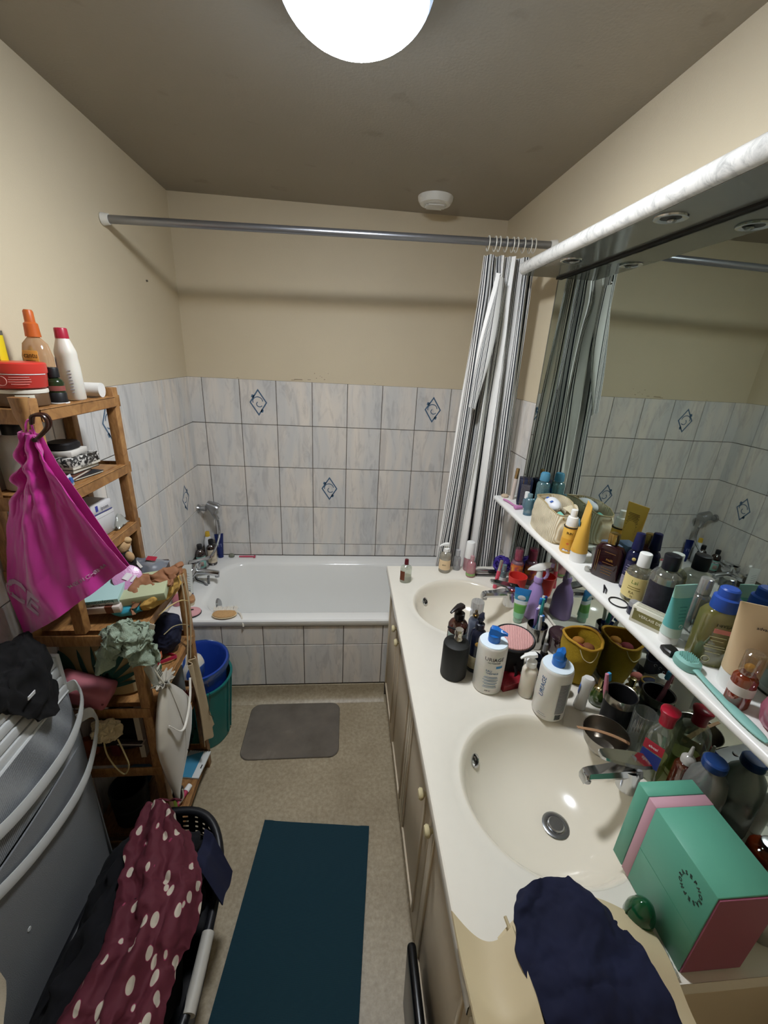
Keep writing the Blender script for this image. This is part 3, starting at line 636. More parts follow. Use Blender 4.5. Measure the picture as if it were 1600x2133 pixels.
# steel cup with toothbrushes
cup('toothbrush_cup', 'shiny steel cup holding toothbrushes in front of the lavender spray', (1.548, -1.292, Z), .030, .035, .085, M('#A9A6A2', .18, 1.))
def brush(label, loc, rot, h, hm, bm2, L=.17, grip=None):
    t = thing('toothbrush', label, 'toothbrush', loc, 0, None, rot)
    part('handle', tube(curve([(0, 0, 0), (.002, 0, L*.3), (-.002, 0, L*.6), (0, 0, L)], 4), [.0035+.003*abs(math.sin(3*i/13)) for i in range(13)], 8), hm, t)
    part('bristles', box(.010, .009, .026, .002), bm2, t, (.008, 0, L-.026))
    if grip: part('grip', tube([(0, 0, .045), (0, 0, .085)], [.008, .007], 8), grip, t)
    return t
brush('toothbrush with lavender back and white rim leaning in the steel cup', (1.558, -1.272, Z+.008), (.06, -.24, .5), 0, M('#9C86C6', .35), M('#E8E8F2', .6), .150, M('#2E4C8A', .4))
brush('white and blue toothbrush leaning out of the steel cup', (1.560, -1.306, Z+.008), (.10, -.22, .2), 0, M('#D9DEE6', .3), M('#3D6FB8', .6), .140, M('#2A3F8C', .4))
brush('teal and green toothbrush standing tallest in the steel cup', (1.548, -1.285, Z+.008), (-.06, -.03, 2.6), 0, M('#3DA7A6', .3), M('#2E7FD0', .5), .185, M('#7A8EA0', .4))
brush('plain white electric toothbrush in the steel cup', (1.543, -1.280, Z+.008), (-.06, .10, 0), 0, M('#E4E2DA', .3), M('#2C4A9A', .5), .180, M('#27357E', .4))
# ---------------------------------------------------------------- middle cluster
t = bottle('soap_bottle', 'amber brown pump bottle behind the black dispenser', 'bottle', (1.250, -1.335, Z), cyl(.032, .120, .020, .013, .006), GL('#54261A', .6, .15)); lab(t, .032, .02, .10, -105, 130, M('#A9BDB8', .5)); pump(t, .146, M('#231C1A', .35), 215, 1.15)
t = bottle('body_mist', 'clear capped mist bottle with gold sprayer and grey blue liquid', 'bottle', (1.316, -1.308, Z), cyl(.0225, .112, .018, .010, .004), GL('#8E97AC', .45, .15)); part('sprayer', lathe([(.011, 0), (.011, .006), (.005, .008), (.005, .022), (.003, .024)], 16), GOLD, t, (0, 0, .132)); part('clear_cap', lathe([(.0205, 0), (.021, .002), (.0215, .058), (.0205, .064), (.0205, .0645)], 24, cb=False), GL('#D9DBDF', .10, .12), t, (0, 0, .126))
t = bottle('hair_oil', 'dark navy bottle with flower print and black pump', 'bottle', (1.296, -1.404, Z), cyl(.0245, .135, .020, .011, .004), M('#171B2E', .25)); lab(t, .0247, .018, .062, -105, 120, M('#B8AE8C', .5, var=.5, vs=120)); part('emblem', lathe([(.008, 0), (.006, .001)], 16), M('#B98F3A', .4), t, (-.008, -.0235, .112), (1.57, 0, -.33)); pump(t, .158, M('#101428', .35), 60, .95)
t = bottle('soap_dispenser', 'matte black round soap dispenser with silver pump', 'dispenser', (1.223, -1.424, Z), [(0, .038, .038, 2), (.004, .0405, .0405, 2), (.112, .0405, .0405, 2), (.119, .0385, .0385, 2), (.123, .030, .030, 2), (.125, .014, .014, 2)], M('#101110', .6), n=36); part('pump', lathe([(.0135, 0), (.0135, .012), (.0115, .016), (.0115, .024), (.0135, .026), (.0135, .040), (.012, .042)], 20), M('#CFC9BD', .15, 1.), t, (.004, .002, .124), label='silver pump'); part('nozzle', tube([(.004, .004, .158), (-.030, .016, .166)], .0030, 8), K, t)
def thermal(loc, a, label, back=False):
    t = bottle('body_lotion', label, 'bottle', loc, [(0, .040, .040, 2.2), (.004, .0425, .0425, 2.2), (.155, .0425, .0425, 2.2), (.160, .0415, .0415, 2.2), (.163, .040, .040, 2.2)], M('#E6E3DC', .35, sub=.1), n=36, body='bottle')
    part('shoulder', lathe([(.0405, 0), (.040, .0025), (.015, .003)], 36), M('#E3F0F8', .3), t, (0, 0, .1625))
    bl = M('#1A6CC4', .25, sub=.1)
    part('collar', lathe([(.0175, 0), (.0180, .003), (.0180, .022), (.014, .026)], 24), bl, t, (0, 0, .1655), label='blue pump collar')
    part('pump_head', rings([[(x, y*wd, z_+zz*hh) for y, zz in ((-1, 0), (-.8, .8), (0, 1), (.8, .8), (1, 0), (.6, -.1), (-.6, -.1))] for x, z_, wd, hh in ((-.016, .012, .006, .014), (-.012, .010, .013, .026), (.004, .010, .014, .027), (.015, .012, .011, .018), (.028, .016, .006, .010), (.036, .016, .004, .006))]), bl, t, (0, 0, .178), (0, 0, math.radians(a+(70 if not back else 160))))
    R1 = .0428
    if not back:
        say(t, 'URIAGE', .0165, R1, .128, a, M('#4A4A4E', .5)); say(t, 'EAU THERMALE', .0052, R1, .1165, a, M('#5A5A60', .5)); part('blue_tag', arc(R1, .098, .106, a+10, a+46), M('#3F8FC8', .4), t)
        say(t, 'EAU', .0095, R1, .088, a-16, M('#3F6C94', .5)); say(t, 'THERMALE', .0075, R1, .079, a-2, M('#3F6C94', .5)); lines(t, R1, [(.066, .8), (.062, .9), (.055, 1), (.051, .8), (.044, .9), (.040, .7), (.033, .8), (.028, .9)], a-4, 62, M('#7C99B4', .5)); say(t, '500 ml', .006, R1, .016, a-10, M('#555560', .5))
    else:
        say(t, 'URIAGE', .019, R1, .105, a-46, M('#3F5F8C', .5), rot=-1.57+3.14); lines(t, R1, [(.030+.0042*i, 1) for i in range(24)], a+34, 40, M('#8E8E92', .5), .0026); part('barcode', join([(arc(R1, .008, .026, a+18+i*2.2, a+18+i*2.2+(1.5 if i % 3 else .8), 2, th=.0004), T_()) for i in range(16)]), M('#3A3A3E', .5), t); lines(t, R1, [(.020, .5), (.014, .7)], a-30, 50, M('#9A9AA0', .5))
    return t
thermal((1.316, -1.4755, Z), -98, 'white lotion bottle with blue pump, brand name facing the room')
thermal((1.463, -1.578, Z), -112, 'white lotion bottle with blue pump, barcode side facing the room', True)
t = thing('toiletry_bag', 'black soft toiletry bag with a strap loop under the pink scrubber', 'bag', (1.412, -1.408, Z+.0005))
part('bag', loft([(0, .036, .032, 2.6), (.02, .042, .038, 2.5), (.06, .040, .036, 2.4), (.088, .034, .030, 2.3), (.098, .020, .018, 2)], 28), M('#15151A', .75, bump=.4, bs=90), t); part('strap', tube(curve([(-.030, -.030, .080), (-.050, -.052, .050), (-.046, -.060, .016), (-.022, -.062, .006), (.0, -.054, .022), (-.004, -.045, .052)], 5), .0075, 8, flat=.45), M('#131316', .8), t, label='black elastic strap')
t = thing('bath_scrubber', 'oval pink ribbed bath scrubber with black edge', 'scrubber', (1.408, -1.412, Z+.122), 0, None, (.42, .02, -.32))
part('pad', lathe([(.048, 0), (.050, .004), (.047, .010), (.030, .013), (0, .014)], 36), ramp_mat('pink_terry', lambda nt: (lambda tc, n: (nt.links.new(tc.outputs['Object'], n.inputs['Vector']), n.outputs['Fac'])[1])(N(nt, 'TexCoord'), N(nt, 'TexWave', Scale=75., Distortion=2., Detail=2.)), [(0, '#D99A9A'), (1, '#EDBBB4')], .9, bump=.8), t, sc=(1.22, .88, 1)); part('edge', tube([(.052*1.20*math.cos(a), .052*.87*math.sin(a), .002) for a in [2*pi*i/36 for i in range(36)]], .0045, 8, True), K, t, label='black piping')
single('red_box', box(.085, .055, .022, .001), M('#8C1F2A', .4, var=.5, vs=300), 'small red glitter box under the toiletry bag strap', 'box', (1.392, -1.470, Z), (0, 0, .25))
t = thing('headband', 'navy bandana headband crumpled beside the toiletry bag', 'headband', (1.470, -1.455, Z+.032)); part('cloth', sheet(26, 8, lambda u, v: (.034*math.cos(u*4.6-2.5)*(1+.1*nz(u*4, v)), .028*math.sin(u*4.6-2.5), .028*(v-.5)*1.7+.010*math.sin(u*9)+.02), .002), M('#1A2036', .8), t)
part('print', join([(tube([(.004*math.cos(a), .004*math.sin(a), 0) for a in [i*.8 for i in range(7)]], .0006, 5), T_(.0365*math.cos(q), .0305*math.sin(q), .022+.012*math.sin(q*5), 0, 1.2, q)) for q in (-2.4, -2.0, -1.6, -1.2, -.8)]), M('#C9CCD6', .6), t, label='white paisley print')
t = thing('hair_scrunchie', 'royal blue satin scrunchie behind the front lotion bottle', 'scrunchie', (1.372, -1.335, Z+.020)); part('ruffle', tube([((.026+.004*math.sin(a*7))*math.cos(a), (.026+.004*math.sin(a*7))*math.sin(a), .004*math.sin(a*5)) for a in [2*pi*i/48 for i in range(48)]], [.015+.004*math.sin(i*1.7) for i in range(48)], 10, True), M('#1A3FA6', .35, sheen=.3), t)
t = bottle('lotion_bottle', 'small plain white pump bottle between the two tall lotions', 'bottle', (1.424, -1.514, Z), cyl(.0225, .090, .014, .012, .004), M('#DED6C6', .35, sub=.15)); pump(t, .106, WH, 190, 1.0)
# smoky jar, black nail bottle
t = bottle('cotton_jar', 'round smoky plum plastic jar behind the steel cup', 'jar', (1.622, -1.318, Z), [(0, .034, .034, 2), (.004, .037, .037, 2), (.055, .037, .037, 2), (.058, .036, .036, 2)], GL('#4A3238', .55, .15)); part('lid', lathe([(.039, 0), (.039, .010), (.034, .018), (.0, .022)], 28), GL('#5A4148', .6, .15), t, (0, 0, .058)); part('lid_knob', lathe([(.004, 0), (.006, .006), (.003, .009)], 10), GL('#8A7478', .5, .2), t, (0, 0, .079))
t = bottle('nail_polish', 'little black nail polish bottle with clear cap', 'bottle', (1.545, -1.372, Z), cyl(.013, .030, .008, .006, .002), M('#121214', .2)); cap(t, .0085, .038, .030, GL('#A9A9AC', .45, .15), rt=.007)
single('compact', lathe([(.030, 0), (.032, .003), (.032, .010), (.028, .013), (0, .0135)], 28), M('#14170F', .3), 'round black powder compact near the bandana headband', 'compact', (1.515, -1.422, Z))
single('makeup_sponge', blob(.020, .014, .014, 2), M('#C8766E', .85), 'coral pink makeup sponge beside the yellow pouch', 'sponge', (1.540, -1.468, Z+.0145))
t = thing('small_pouch', 'small navy and ochre cloth pouch squeezed under the yellow pouch', 'pouch', (1.533, -1.512, Z)); part('cloth', blob(.030, .020, .022, 3, .15, 40, 2), M('#191D38', .8), t, (0, 0, .0225)); part('trim', tube([(.024*math.cos(a), .018*math.sin(a), .036) for a in [2*pi*i/20 for i in range(20)]], .003, 6, True), M('#8A6A2A', .8), t)
# yellow pouch
def pouchf(u, v):
    a = 2*pi*u; k = v; r = .040+.018*math.sin(min(1, k*1.15)*pi*.55)+.004*nz(math.cos(a)*2, math.sin(a)*2, k*3, 1.3)
    if k < .08: r *= .86+.14*k/.08
    return (r*math.cos(a)*.96, r*math.sin(a)*1.04, .150*k+.006*k*math.sin(2*a+1))
t = thing('drawstring_pouch', 'open mustard yellow cloth pouch full of makeup by the mirror', 'pouch', (1.6115, -1.447, Z))
part('cloth', sheet(48, 18, pouchf, .0022), M('#A88A1C', .85, var=.15, vs=50, bump=.5, bs=220), t); part('bottom', lathe([(.030, 0), (.042, .004)], 28), M('#A88A1C', .85), t)
part('hem', tube([(pouchf(i/40, 1)[0]*.98, pouchf(i/40, 1)[1]*.98, pouchf(i/40, 1)[2]+.001) for i in range(40)], .0042, 8, True), M('#B58A2A', .85), t); part('string', tube(curve([(-.035, -.046, .146), (-.026, -.060, .120), (-.005, -.066, .110), (.012, -.062, .125), (.02, -.054, .146)], 5), .0012, 6), M('#D8C9A0', .7), t)
say_flat(t, 'USIN', .020, M('#23231C', .7), (-.052, -.034, .070), (1.57, 0, -.98)); 
for i, (dx, dy, dz, r, hx, lb) in enumerate(((-.016, -.012, .120, .021, '#7A2A30', 'dark red makeup sponge in the yellow pouch'), (.018, -.010, .118, .020, '#7A4A2A', 'brown powder puff in the yellow pouch'), (.002, .020, .122, .019, '#A06A22', 'ochre makeup sponge in the yellow pouch'))):
    single('makeup_sponge', blob(r, r*.9, r*.75, 2, .1, 40, i), M(hx, .8), lb, 'sponge', (1.6115+dx, -1.447+dy, Z+dz), group='sponges in the yellow pouch')
t = bottle('deodorant_stick', 'white bone-shaped deodorant leaning by the lotion', 'bottle', (1.562, -1.572, Z+.001), [(0, .014, .010, 2.4), (.004, .017, .012, 2.4), (.045, .014, .010, 2.4), (.075, .0145, .010, 2.4), (.105, .018, .013, 2.4), (.114, .013, .010, 2.2)], M('#E4E3DF', .4), rot=(.03, .05, -.5)); part('label', box(.0008, .014, .034, .0003, 1), M('#3A5FB0', .4), t, (-.0152, 0, .052), (0, 0, 0))
t = bottle('perfume_bottle', 'green glass perfume bottle with gold collar beside the black cup', 'bottle', (1.628, -1.553, Z), [(0, .020, .020, 2), (.006, .025, .025, 2), (.030, .025, .025, 2), (.050, .017, .017, 2), (.058, .009, .009, 2)], GL('#4E6A2C', .5, .2)); part('collar', lathe([(.017, 0), (.015, .006), (.009, .010)], 20), M('#D9CBA0', .2, 1.), t, (0, 0, .050)); cap(t, .009, .060, .026, M('#D8C690', .2, 1.))
cupb = cup('tumbler', 'matte black tumbler with brushed steel rim', (1.622, -1.638, Z), .035, .0395, .115, M('#17171A', .5)); part('steel_rim', lathe([(.0392, 0), (.0405, .001), (.0412, .024), (.0405, .0252), (.039, .024)], 36, ct=False, cb=False), M('#A9A39A', .25, 1.), cupb, (0, 0, .092)); part('inside', lathe([(.030, .01), (.0375, .10)], 28, ct=False), M('#0C0C0D', .5), cupb)
brush('pink toothbrush with blue head in the black tumbler', (1.608, -1.625, Z+.012), (-.10, -.16, .3), 0, M('#D2849A', .35), M('#4A9FD0', .5), .155)
# steel bowl with wooden spatula
t = thing('steel_bowl', 'small stainless steel mixing bowl by the near tap', 'bowl', (1.548, -1.708, Z)); part('shell', lathe([(.022, 0), (.034, .006), (.048, .030), (.054, .058), (.0555, .0605), (.0535, .060), (.046, .030), (.032, .008), (0, .004)], 40, ct=False), M('#9A958E', .22, 1.), t)
t = thing('wooden_spatula', 'thin wooden spatula lying across the steel bowl', 'spatula', (1.545, -1.712, Z+.0620)); part('blade', sheet(16, 2, lambda u, v: (-.068+.125*u, .018-.034*u+(.0035+.003*u)*(v-.5)*2, .0035-.035*u*(u > .35)*(u-.35)), .0018), M('#A98260', .7), t)
# ribbed glass
t = thing('glass_tumbler', 'clear ribbed glass tumbler against the mirror behind the steel bowl', 'glass', (1.642, -1.7065, Z)); part('wall', rings([[(r*(1+.03*math.cos(16*a))*math.cos(a), r*(1+.03*math.cos(16*a))*math.sin(a), z) for a in [2*pi*j/64 for j in range(64)]] for r, z in ((.022, 0), (.024, .003), (.027, .12), (.0262, .1205), (.0225, .006))], True, True), GL('#E0E3DF', .10, .22), t)
# red cap bottle
t = bottle('mouthwash', 'clear square bottle with red cap and red blue label', 'bottle', (1.634, -1.771, Z), [(0, .030, .022, 5), (.004, .033, .025, 5), (.12, .033, .025, 5), (.142, .028, .021, 4), (.152, .014, .013, 2.2), (.160, .013, .013, 2)], GL('#E2E7DA', .10, .22), rz=.55); part('liquid', loft([(.004, .0305, .0225, 5), (.055, .0305, .0225, 5)]), GL('#CFCF8E', .35, .05), t)
part('cap', loft([(0, .0155, .0155, 2), (.022, .016, .016, 2), (.034, .021, .020, 2.4), (.040, .021, .020, 2.4), (.043, .017, .016, 2.2)], 22), M('#B01C34', .3), t, (0, 0, .155)); part('label', box(.0006, .042, .040), M('#2C3C8E', .4), t, (-.0335, 0, .045)); part('label', box(.0006, .042, .026), M('#B8283A', .4), t, (-.0335, 0, .088)); say_flat(t, 'abcal', .010, WH, (-.0341, 0, .100), (1.57, 0, -1.57))
t = bottle('dropper_bottle', 'amber oil bottle with white dropper tip', 'bottle', (1.650, -1.834, Z), cyl(.0215, .095, .014, .012, .004), GL('#5A2412', .65, .15)); part('nozzle', lathe([(.014, 0), (.014, .012), (.011, .016), (.005, .020), (.003, .044), (.002, .046)], 16), GL('#D9D6D0', .65, .12), t, (0, 0, .110)); lines(t, .0215, [(.06, .8), (.052, .9), (.044, .6)], -125, 60, M('#D8C8B8', .5))
t = bottle('plastic_bottle', 'dusty clear plastic bottle with round blue cap near the mirror', 'bottle', (1.632, -1.898, Z), [(0, .034, .034, 2), (.004, .037, .037, 2), (.12, .037, .037, 2), (.15, .033, .033, 2), (.175, .017, .017, 2), (.180, .015, .015, 2)], GL('#A9ACA8', .35, .14)); part('cap', lathe([(.021, 0), (.022, .002), (.022, .016), (.019, .019), (0, .0195)], 26), M('#1D3F7C', .35), t, (0, 0, .178))
t = bottle('perfume_bottle', 'amber orange glass bottle with silver screw neck behind the gift box', 'bottle', (1.637, -1.985, Z), cyl(.031, .055, .012, .015, .003), GL('#A03A12', .5, .2)); part('neck_ring', lathe([(.016, 0), (.017, .003), (.016, .006), (.017, .009), (.016, .012), (.012, .013)], 20), SILV, t, (0, 0, .066))
t = bottle('perfume_bottle', 'short clear bottle with domed silver cap behind the gift box', 'bottle', (1.625, -2.070, Z), cyl(.030, .045, .012, .014, .002), GL('#B9B4AC', .4, .2)); part('cap', lathe([(.018, 0), (.019, .012), (.014, .022), (0, .026)], 22), SILV, t, (0, 0, .058))
t = bottle('nasal_spray', 'small white nozzle bottle peeking out behind the gift box', 'bottle', (1.574, -1.912, Z), cyl(.0145, .075, .012, .010, .004), WH); part('nozzle', lathe([(.011, 0), (.010, .012), (.006, .018), (.004, .040), (.003, .043)], 14), M('#D6D6D2', .4), t, (0, 0, .088))
# ---------------------------------------------------------------- gift box
m_mint = M('#5FA890', .42, var=.03, vs=20); m_band = M('#C79AA8', .5); m_mauve_shaded = M('#8E4A60', .5)  # mauve is darkened to carry the shadow on the box's front face
t = thing('gift_box', 'large mint green gift box with pink ribbon at the near end of the worktop', 'box', (1.4915, -2.030, Z), .0)
part('lid', box(.111, .150, .199, .0012, 1), m_mint, t, (0, -.010, 0)); part('end_cap', box(.1108, .028, .1988, .001, 1), m_mint, t, (0, .081, 0)); part('ribbon', box(.1118, .020, .1998, .001, 1), m_band, t, (0, .0555, -.0001), label='pink ribbon band'); part('base', box(.107, .003, .194), m_mauve_shaded, t, (0, -.0862, .002), label='mauve base, tone darkened for shade')
part('flap_line', box(.0004, .150, .0008), M('#3E8A70', .5), t, (-.0556, -.010, .090))
for q, ch in enumerate('SEPHORASEPHORA'):
    a = 2.3-q*2*pi/14; rr = .019
    part('letter', txt(ch, .0086, rot=a-pi/2, bold=.0003), M('#20362F', .5), t, (-.0557, -.049-rr*math.cos(a), .155+rr*math.sin(a)), (pi/2, 0, -pi/2))
# green case, crumpled sachet
t = thing('green_case', 'glossy dark green oval case beside the gift box', 'case', (1.404, -2.052, Z)); part('shell', loft([(0, .010, .010, 2), (.006, .020, .019, 2), (.022, .0255, .024, 2), (.040, .024, .022, 2), (.054, .018, .016, 2), (.063, .009, .008, 2), (.066, .003, .003, 2)], 24), M('#0F4A2A', .12, coat=.5), t); part('seam', tube([(.0255*math.cos(a), .0015, .030+.030*math.sin(a)) for a in [2*pi*i/28 for i in range(28)]], .0012, 6, True), M('#0B3A20', .3), t)
t = thing('plastic_sachet', 'crumpled clear plastic sachet between the gift box and the cream bag', 'sachet', (1.412, -2.105, Z+.0005)); part('film', sheet(14, 14, lambda u, v: (-.018+.036*u, -.020+.040*v, .006+.014*math.sin(pi*u)*math.sin(pi*v)+.006*nz(u*5, v*5, 2)), .0008), GL('#DDE1DA', .4, .25, .15), t); part('red_dot', lathe([(.003, 0), (.002, .0008)], 10), M('#C0303A', .5), t, (.002, .004, .022))
# ================================================================ TOILETRIES ON THE MIRROR SHELF
S = 1.1654
single('soap_puck', lathe([(.012, 0), (.0165, .003), (.0165, .009), (.012, .012), (0, .0125)], 22), M('#CDB79C', .5), 'small beige round puck at the far end of the mirror shelf', 'soap', (1.592, -.728, S))
t = bottle('lip_gloss', 'pale lip gloss tube with gold cap at the far end of the mirror shelf', 'cosmetic', (1.613, -.757, S), [(0, .0085, .0085, 2.4), (.095, .0085, .0085, 2.4)], M('#D9C9BE', .3), rot=(.0, .05, 0)); cap(t, .0085, .0955, .046, M('#C8A878', .25, .9), rt=.008)
t = thing('perfume_box', 'navy perfume box with gold stripes and floral panel on the mirror shelf', 'box', (1.640, -.812, S), -.35); part('carton', box(.052, .060, .112, .0006, 1), M('#151D38', .45), t); part('floral_panel', box(.0006, .040, .085), M('#2A2C3A', .5, var=.8, vs=160), t, (-.0264, 0, .008)); part('floral_panel', box(.036, .0006, .085), M('#57535A', .5, var=.8, vs=160), t, (0, -.0304, .008))
for q in (-.012, .006, .012): part('gold_stripe', box(.0018, .0606, .1124), GOLD, t, (q, 0, 0))
t = thing('razor', 'pink plastic razor lying on the edge of the mirror shelf', 'razor', (1.578, -.830, S), 0); part('handle', tube(curve([(-.010, .050, .005), (-.002, .020, .007), (.004, -.02, .006), (.010, -.048, .008)], 5), .0045, 8), M('#C685B4', .35), t); part('head', box(.036, .018, .012, .003), M('#BE7BAD', .35), t, (.012, -.056, .002), (.2, 0, .25))
t = bottle('travel_bottle', 'tiny teal bottle with white cap beside the navy perfume box', 'bottle', (1.628, -.868, S), cyl(.0125, .034, .008, .007, .002), GL('#7E9FB0', .6, .15)); cap(t, .0095, .042, .028, WH)
single('egg_puff', blob(.018, .018, .0245, 3), M('#DDE8E8', .4), 'white egg-shaped blender sponge behind the clear blue bottle', 'sponge', (1.650, -.895, S+.0248))
t = bottle('micellar_bottle', 'tall clear blue bottle with light blue cap at the far end of the mirror shelf', 'bottle', (1.646, -.955, S), cyl(.0245, .130, .014, .013, .003, .9, 2.6), GL('#8FC2CB', .28, .18)); part('cap', lathe([(.018, 0), (.0185, .002), (.0175, .026), (.014, .032), (.0, .033)], 22), GL('#5FA9CC', .75, .15), t, (0, 0, .145)); part('label', box(.0006, .014, .020), M('#2E6FB4', .4), t, (.0255, 0, .095))
t = bottle('serum_bottle', 'small blue green bottle tucked beside the corduroy pouch', 'bottle', (1.603, -.950, S), cyl(.0165, .062, .010, .008, .002), GL('#6E97A6', .55, .15)); cap(t, .0095, .074, .014, GL('#8FB0BA', .6, .12)); part('base', lathe([(.0168, 0), (.017, .010)], 20), M('#4A6A7C', .3), t)
# corduroy pouch, open zip
m_cord = ramp_mat('corduroy', lambda nt: (lambda tc, n: (nt.links.new(tc.outputs['Object'], n.inputs['Vector']), n.outputs['Fac'])[1])(N(nt, 'TexCoord'), N(nt, 'TexWave', Scale=48., Distortion=.8, Detail=2., bands_direction='Y')), [(0, '#CDBB98'), (.5, '#EADDBE'), (1, '#F4ECD4')], .95, bump=1.)
t = thing('makeup_pouch', 'cream corduroy makeup pouch standing open on the mirror shelf', 'pouch', (1.610, -1.130, S), -.06)
def cordf(u, v):
    a = 2*pi*u; k = v; wx = (.047*(1-.22*k**2)); wy = .112*(1-.10*k**2.5)*(.90+.10*min(1, k*6)); p = 3.2
    c, s = math.cos(a), math.sin(a); x = wx*math.copysign(abs(c)**(2/p), c); y = wy*math.copysign(abs(s)**(2/p), s)
    top = .108+.022*math.cos(y/.112*1.4)*(1 if x > 0 else .55)-.010*(y < 0)*(-y/.112)
    x += .006*nz(y*30, k*4, 2)+(.010*k if x > 0 else -.004*k)
    return (x, y, top*k)
part('body', sheet(56, 14, cordf, .0025), m_cord, t); part('bottom', loft([(0, .042, .100, 3.2), (.003, .046, .108, 3.2)], 28), m_cord, t)
part('zip', tube([Vector(cordf(i/50, 1))*.995 for i in range(50)], .0022, 6, True), M('#B8A47C', .5), t); part('lining', loft([(.010, .036, .085, 3), (.07, .036, .085, 3)], 28), M('#A88A64', .8), t); part('zip_pull', box(.003, .006, .022, .001), GOLD, t, (-.012, -.100, .070)); part('pull_ring', tube([(-.012, -.101+.004*math.cos(a), .094+.004*math.sin(a)) for a in [2*pi*i/12 for i in range(12)]], .001, 6, True), GOLD, t)
part('flap', sheet(10, 10, lambda u, v: (.030+.018*v+.004*math.sin(u*3), -.075+.075*u*(1-.2*v), .095+.030*v*math.sin(pi*(.25+.6*u))), .002), m_cord, t)
t = thing('tissue_pack', 'white pack with blue print inside the corduroy pouch', 'packet', (1.612, -1.110, S+.102), -.15); part('wrap', blob(.026, .052, .022, 3, .12, 30, 5), M('#E3E4EA', .5), t)
for i, (q, w) in enumerate(((-.025, .012), (-.006, .010), (.018, .016))): part('print', box(.010, w, .0012, .0004, 1), M('#3E62AE', .5), t, (-.014, q, .0165), (0, -.5, .1))
single('teal_tube', tube([(0, -.02, 0), (0, .02, .004)], [.009, .010], 12), M('#7FC4B4', .4), 'mint tube end poking out of the corduroy pouch', 'tube', (1.604, -1.200, S+.086))
# yellow sunscreen pair
def sunprint(key, sc):
    def s(nt):
        tc = N(nt, 'TexCoord'); n = N(nt, 'TexVoronoi', Scale=sc); nt.links.new(tc.outputs['Object'], n.inputs['Vector']); return n.outputs['Distance']
    return ramp_mat('sun_print'+key, s, [(0, '#F0EDE6'), (.26, '#E9E2D6'), (.30, '#3A78A8'), (.36, '#D26A3A'), (.40, '#E2A83A'), (1, '#E6B04A')], .4, 'CONSTANT')
m_yel = M('#E8B64E', .4)
t = bottle('sun_spray', 'yellow sun spray with flower print and white sprayer on the mirror shelf', 'bottle', (1.594, -1.283, S), cyl(.0215, .086, .010, .014, .002), m_yel); lab(t, .0216, .008, .050, -120, 170, sunprint('a', 45.)); say(t, 'SUN', .010, .0217, .070, -122, K); part('ring', lathe([(.0222, 0), (.0222, .004)], 24), M('#3A3A36', .4), t, (0, 0, .086)); cap(t, .0185, .091, .030, WH, rt=.016, name='sprayer'); cap(t, .010, .121, .024, WH, name='spray_button')
t = thing('sun_cream', 'yellow sun cream tube with printed flowers standing on a white cap', 'tube', (1.598, -1.345, S), 1.22+pi); cap(t, .0235, 0, .032, WH); squeeze_tube(t, .0235, .031, .186, .034, m_yel)
part('print', sheet(10, 8, lambda u, v: (-.020+.040*u+(.004*(u-.5))*v, -(.0240*(1-.42*v))*math.sqrt(max(.02, 1-((u-.5)*1.7)**2))-.0006, .034+.070*v), .0004), sunprint('b', 40.), t); part('badge', lathe([(.013, 0), (.011, .0008)], 18), M('#2E7796', .4), t, (-.004, -.0165, .122), (1.70, 0, 0))
lines_b = [(box(.036*k, .0005, .0015), T_(0, .0155-.008*((z-.06)/.12), z)) for z, k in [(.070+.0046*i, (.9, 1, .8, 1, .95)[i % 5]) for i in range(20)]]
part('small_print', join(lines_b, False), M('#6A5426', .6), t)
t = thing('sachet', 'crumpled white sachet behind the yellow sun cream', 'sachet', (1.648, -1.358, S)); part('film', sheet(10, 10, lambda u, v: (.014*(u-.5)*2, .008*(v-.5)+.006*nz(u*4, v*4, 1), .002+.048*v+.004*nz(u*6, v*3, 4)), .0012), M('#E2E3DC', .4), t)
single('glass_bead', lathe([(.007, 0), (.009, .003), (.009, .012), (.006, .014)], 14), GL('#D5D5CF', .35, .25), 'tiny clear stopper on the shelf by the dark flask', 'stopper', (1.592, -1.415, S))
t = thing('perfume_box', 'slate blue box with yellow stripe behind the dark flask', 'box', (1.650, -1.412, S), .0); part('carton', box(.036, .050, .090, .0006, 1), M('#53647E', .5), t); part('stripe', box(.0006, .020, .060), M('#C08A3A', .5), t, (-.0184, -.005, .012))
t = bottle('oil_flask', 'dark brown square glass flask with gold cap and gold lettering', 'bottle', (1.622, -1.452, S), [(0, .034, .013, 4), (.004, .038, .016, 4), (.088, .038, .016, 4), (.100, .031, .014, 3.5), (.104, .012, .010, 2), (.110, .010, .010, 2)], M('#2A0F12', .12, coat=.3), rz=-.98); cap(t, .014, .108, .030, M('#C6A866', .2, 1.), n=20); say_flat(t, 'nuit', .012, M('#B89048', .4, .5), (.008, -.0166, .062), (1.57, 0, 0)); part('gold_border', join([(box(.030, .0005, .0014), T_(.006, -.0164, z)) for z in (.018, .026, .034, .050, .082)]+[(box(.0012, .0005, .066), T_(x, -.0164, .016)) for x in (-.022, -.027)], False), M('#7A5A2C', .5), t)
t = bottle('body_spray', 'navy spray bottle with white flower label beside the dark flask', 'bottle', (1.651, -1.509, S), cyl(.0195, .100, .016, .011, .002), M('#14193A', .15)); lab(t, .0196, .010, .042, -130, 120, M('#8E8896', .5, var=.6, vs=140)); lab(t, .0196, .044, .086, -130, 120, M('#2A2748', .5)); lines(t, .0197, [(.074, .7), (.067, .9), (.060, .8), (.053, .9)], -130, 90, M('#B9B2C6', .5)); part('emblem', lathe([(.005, 0), (.004, .0008)], 12), M('#D9C27A', .4), t, (-.0125, -.0148, .094), (1.57, 0, -.7)); cap(t, .0145, .118, .046, M('#181C48', .2), rt=.011)
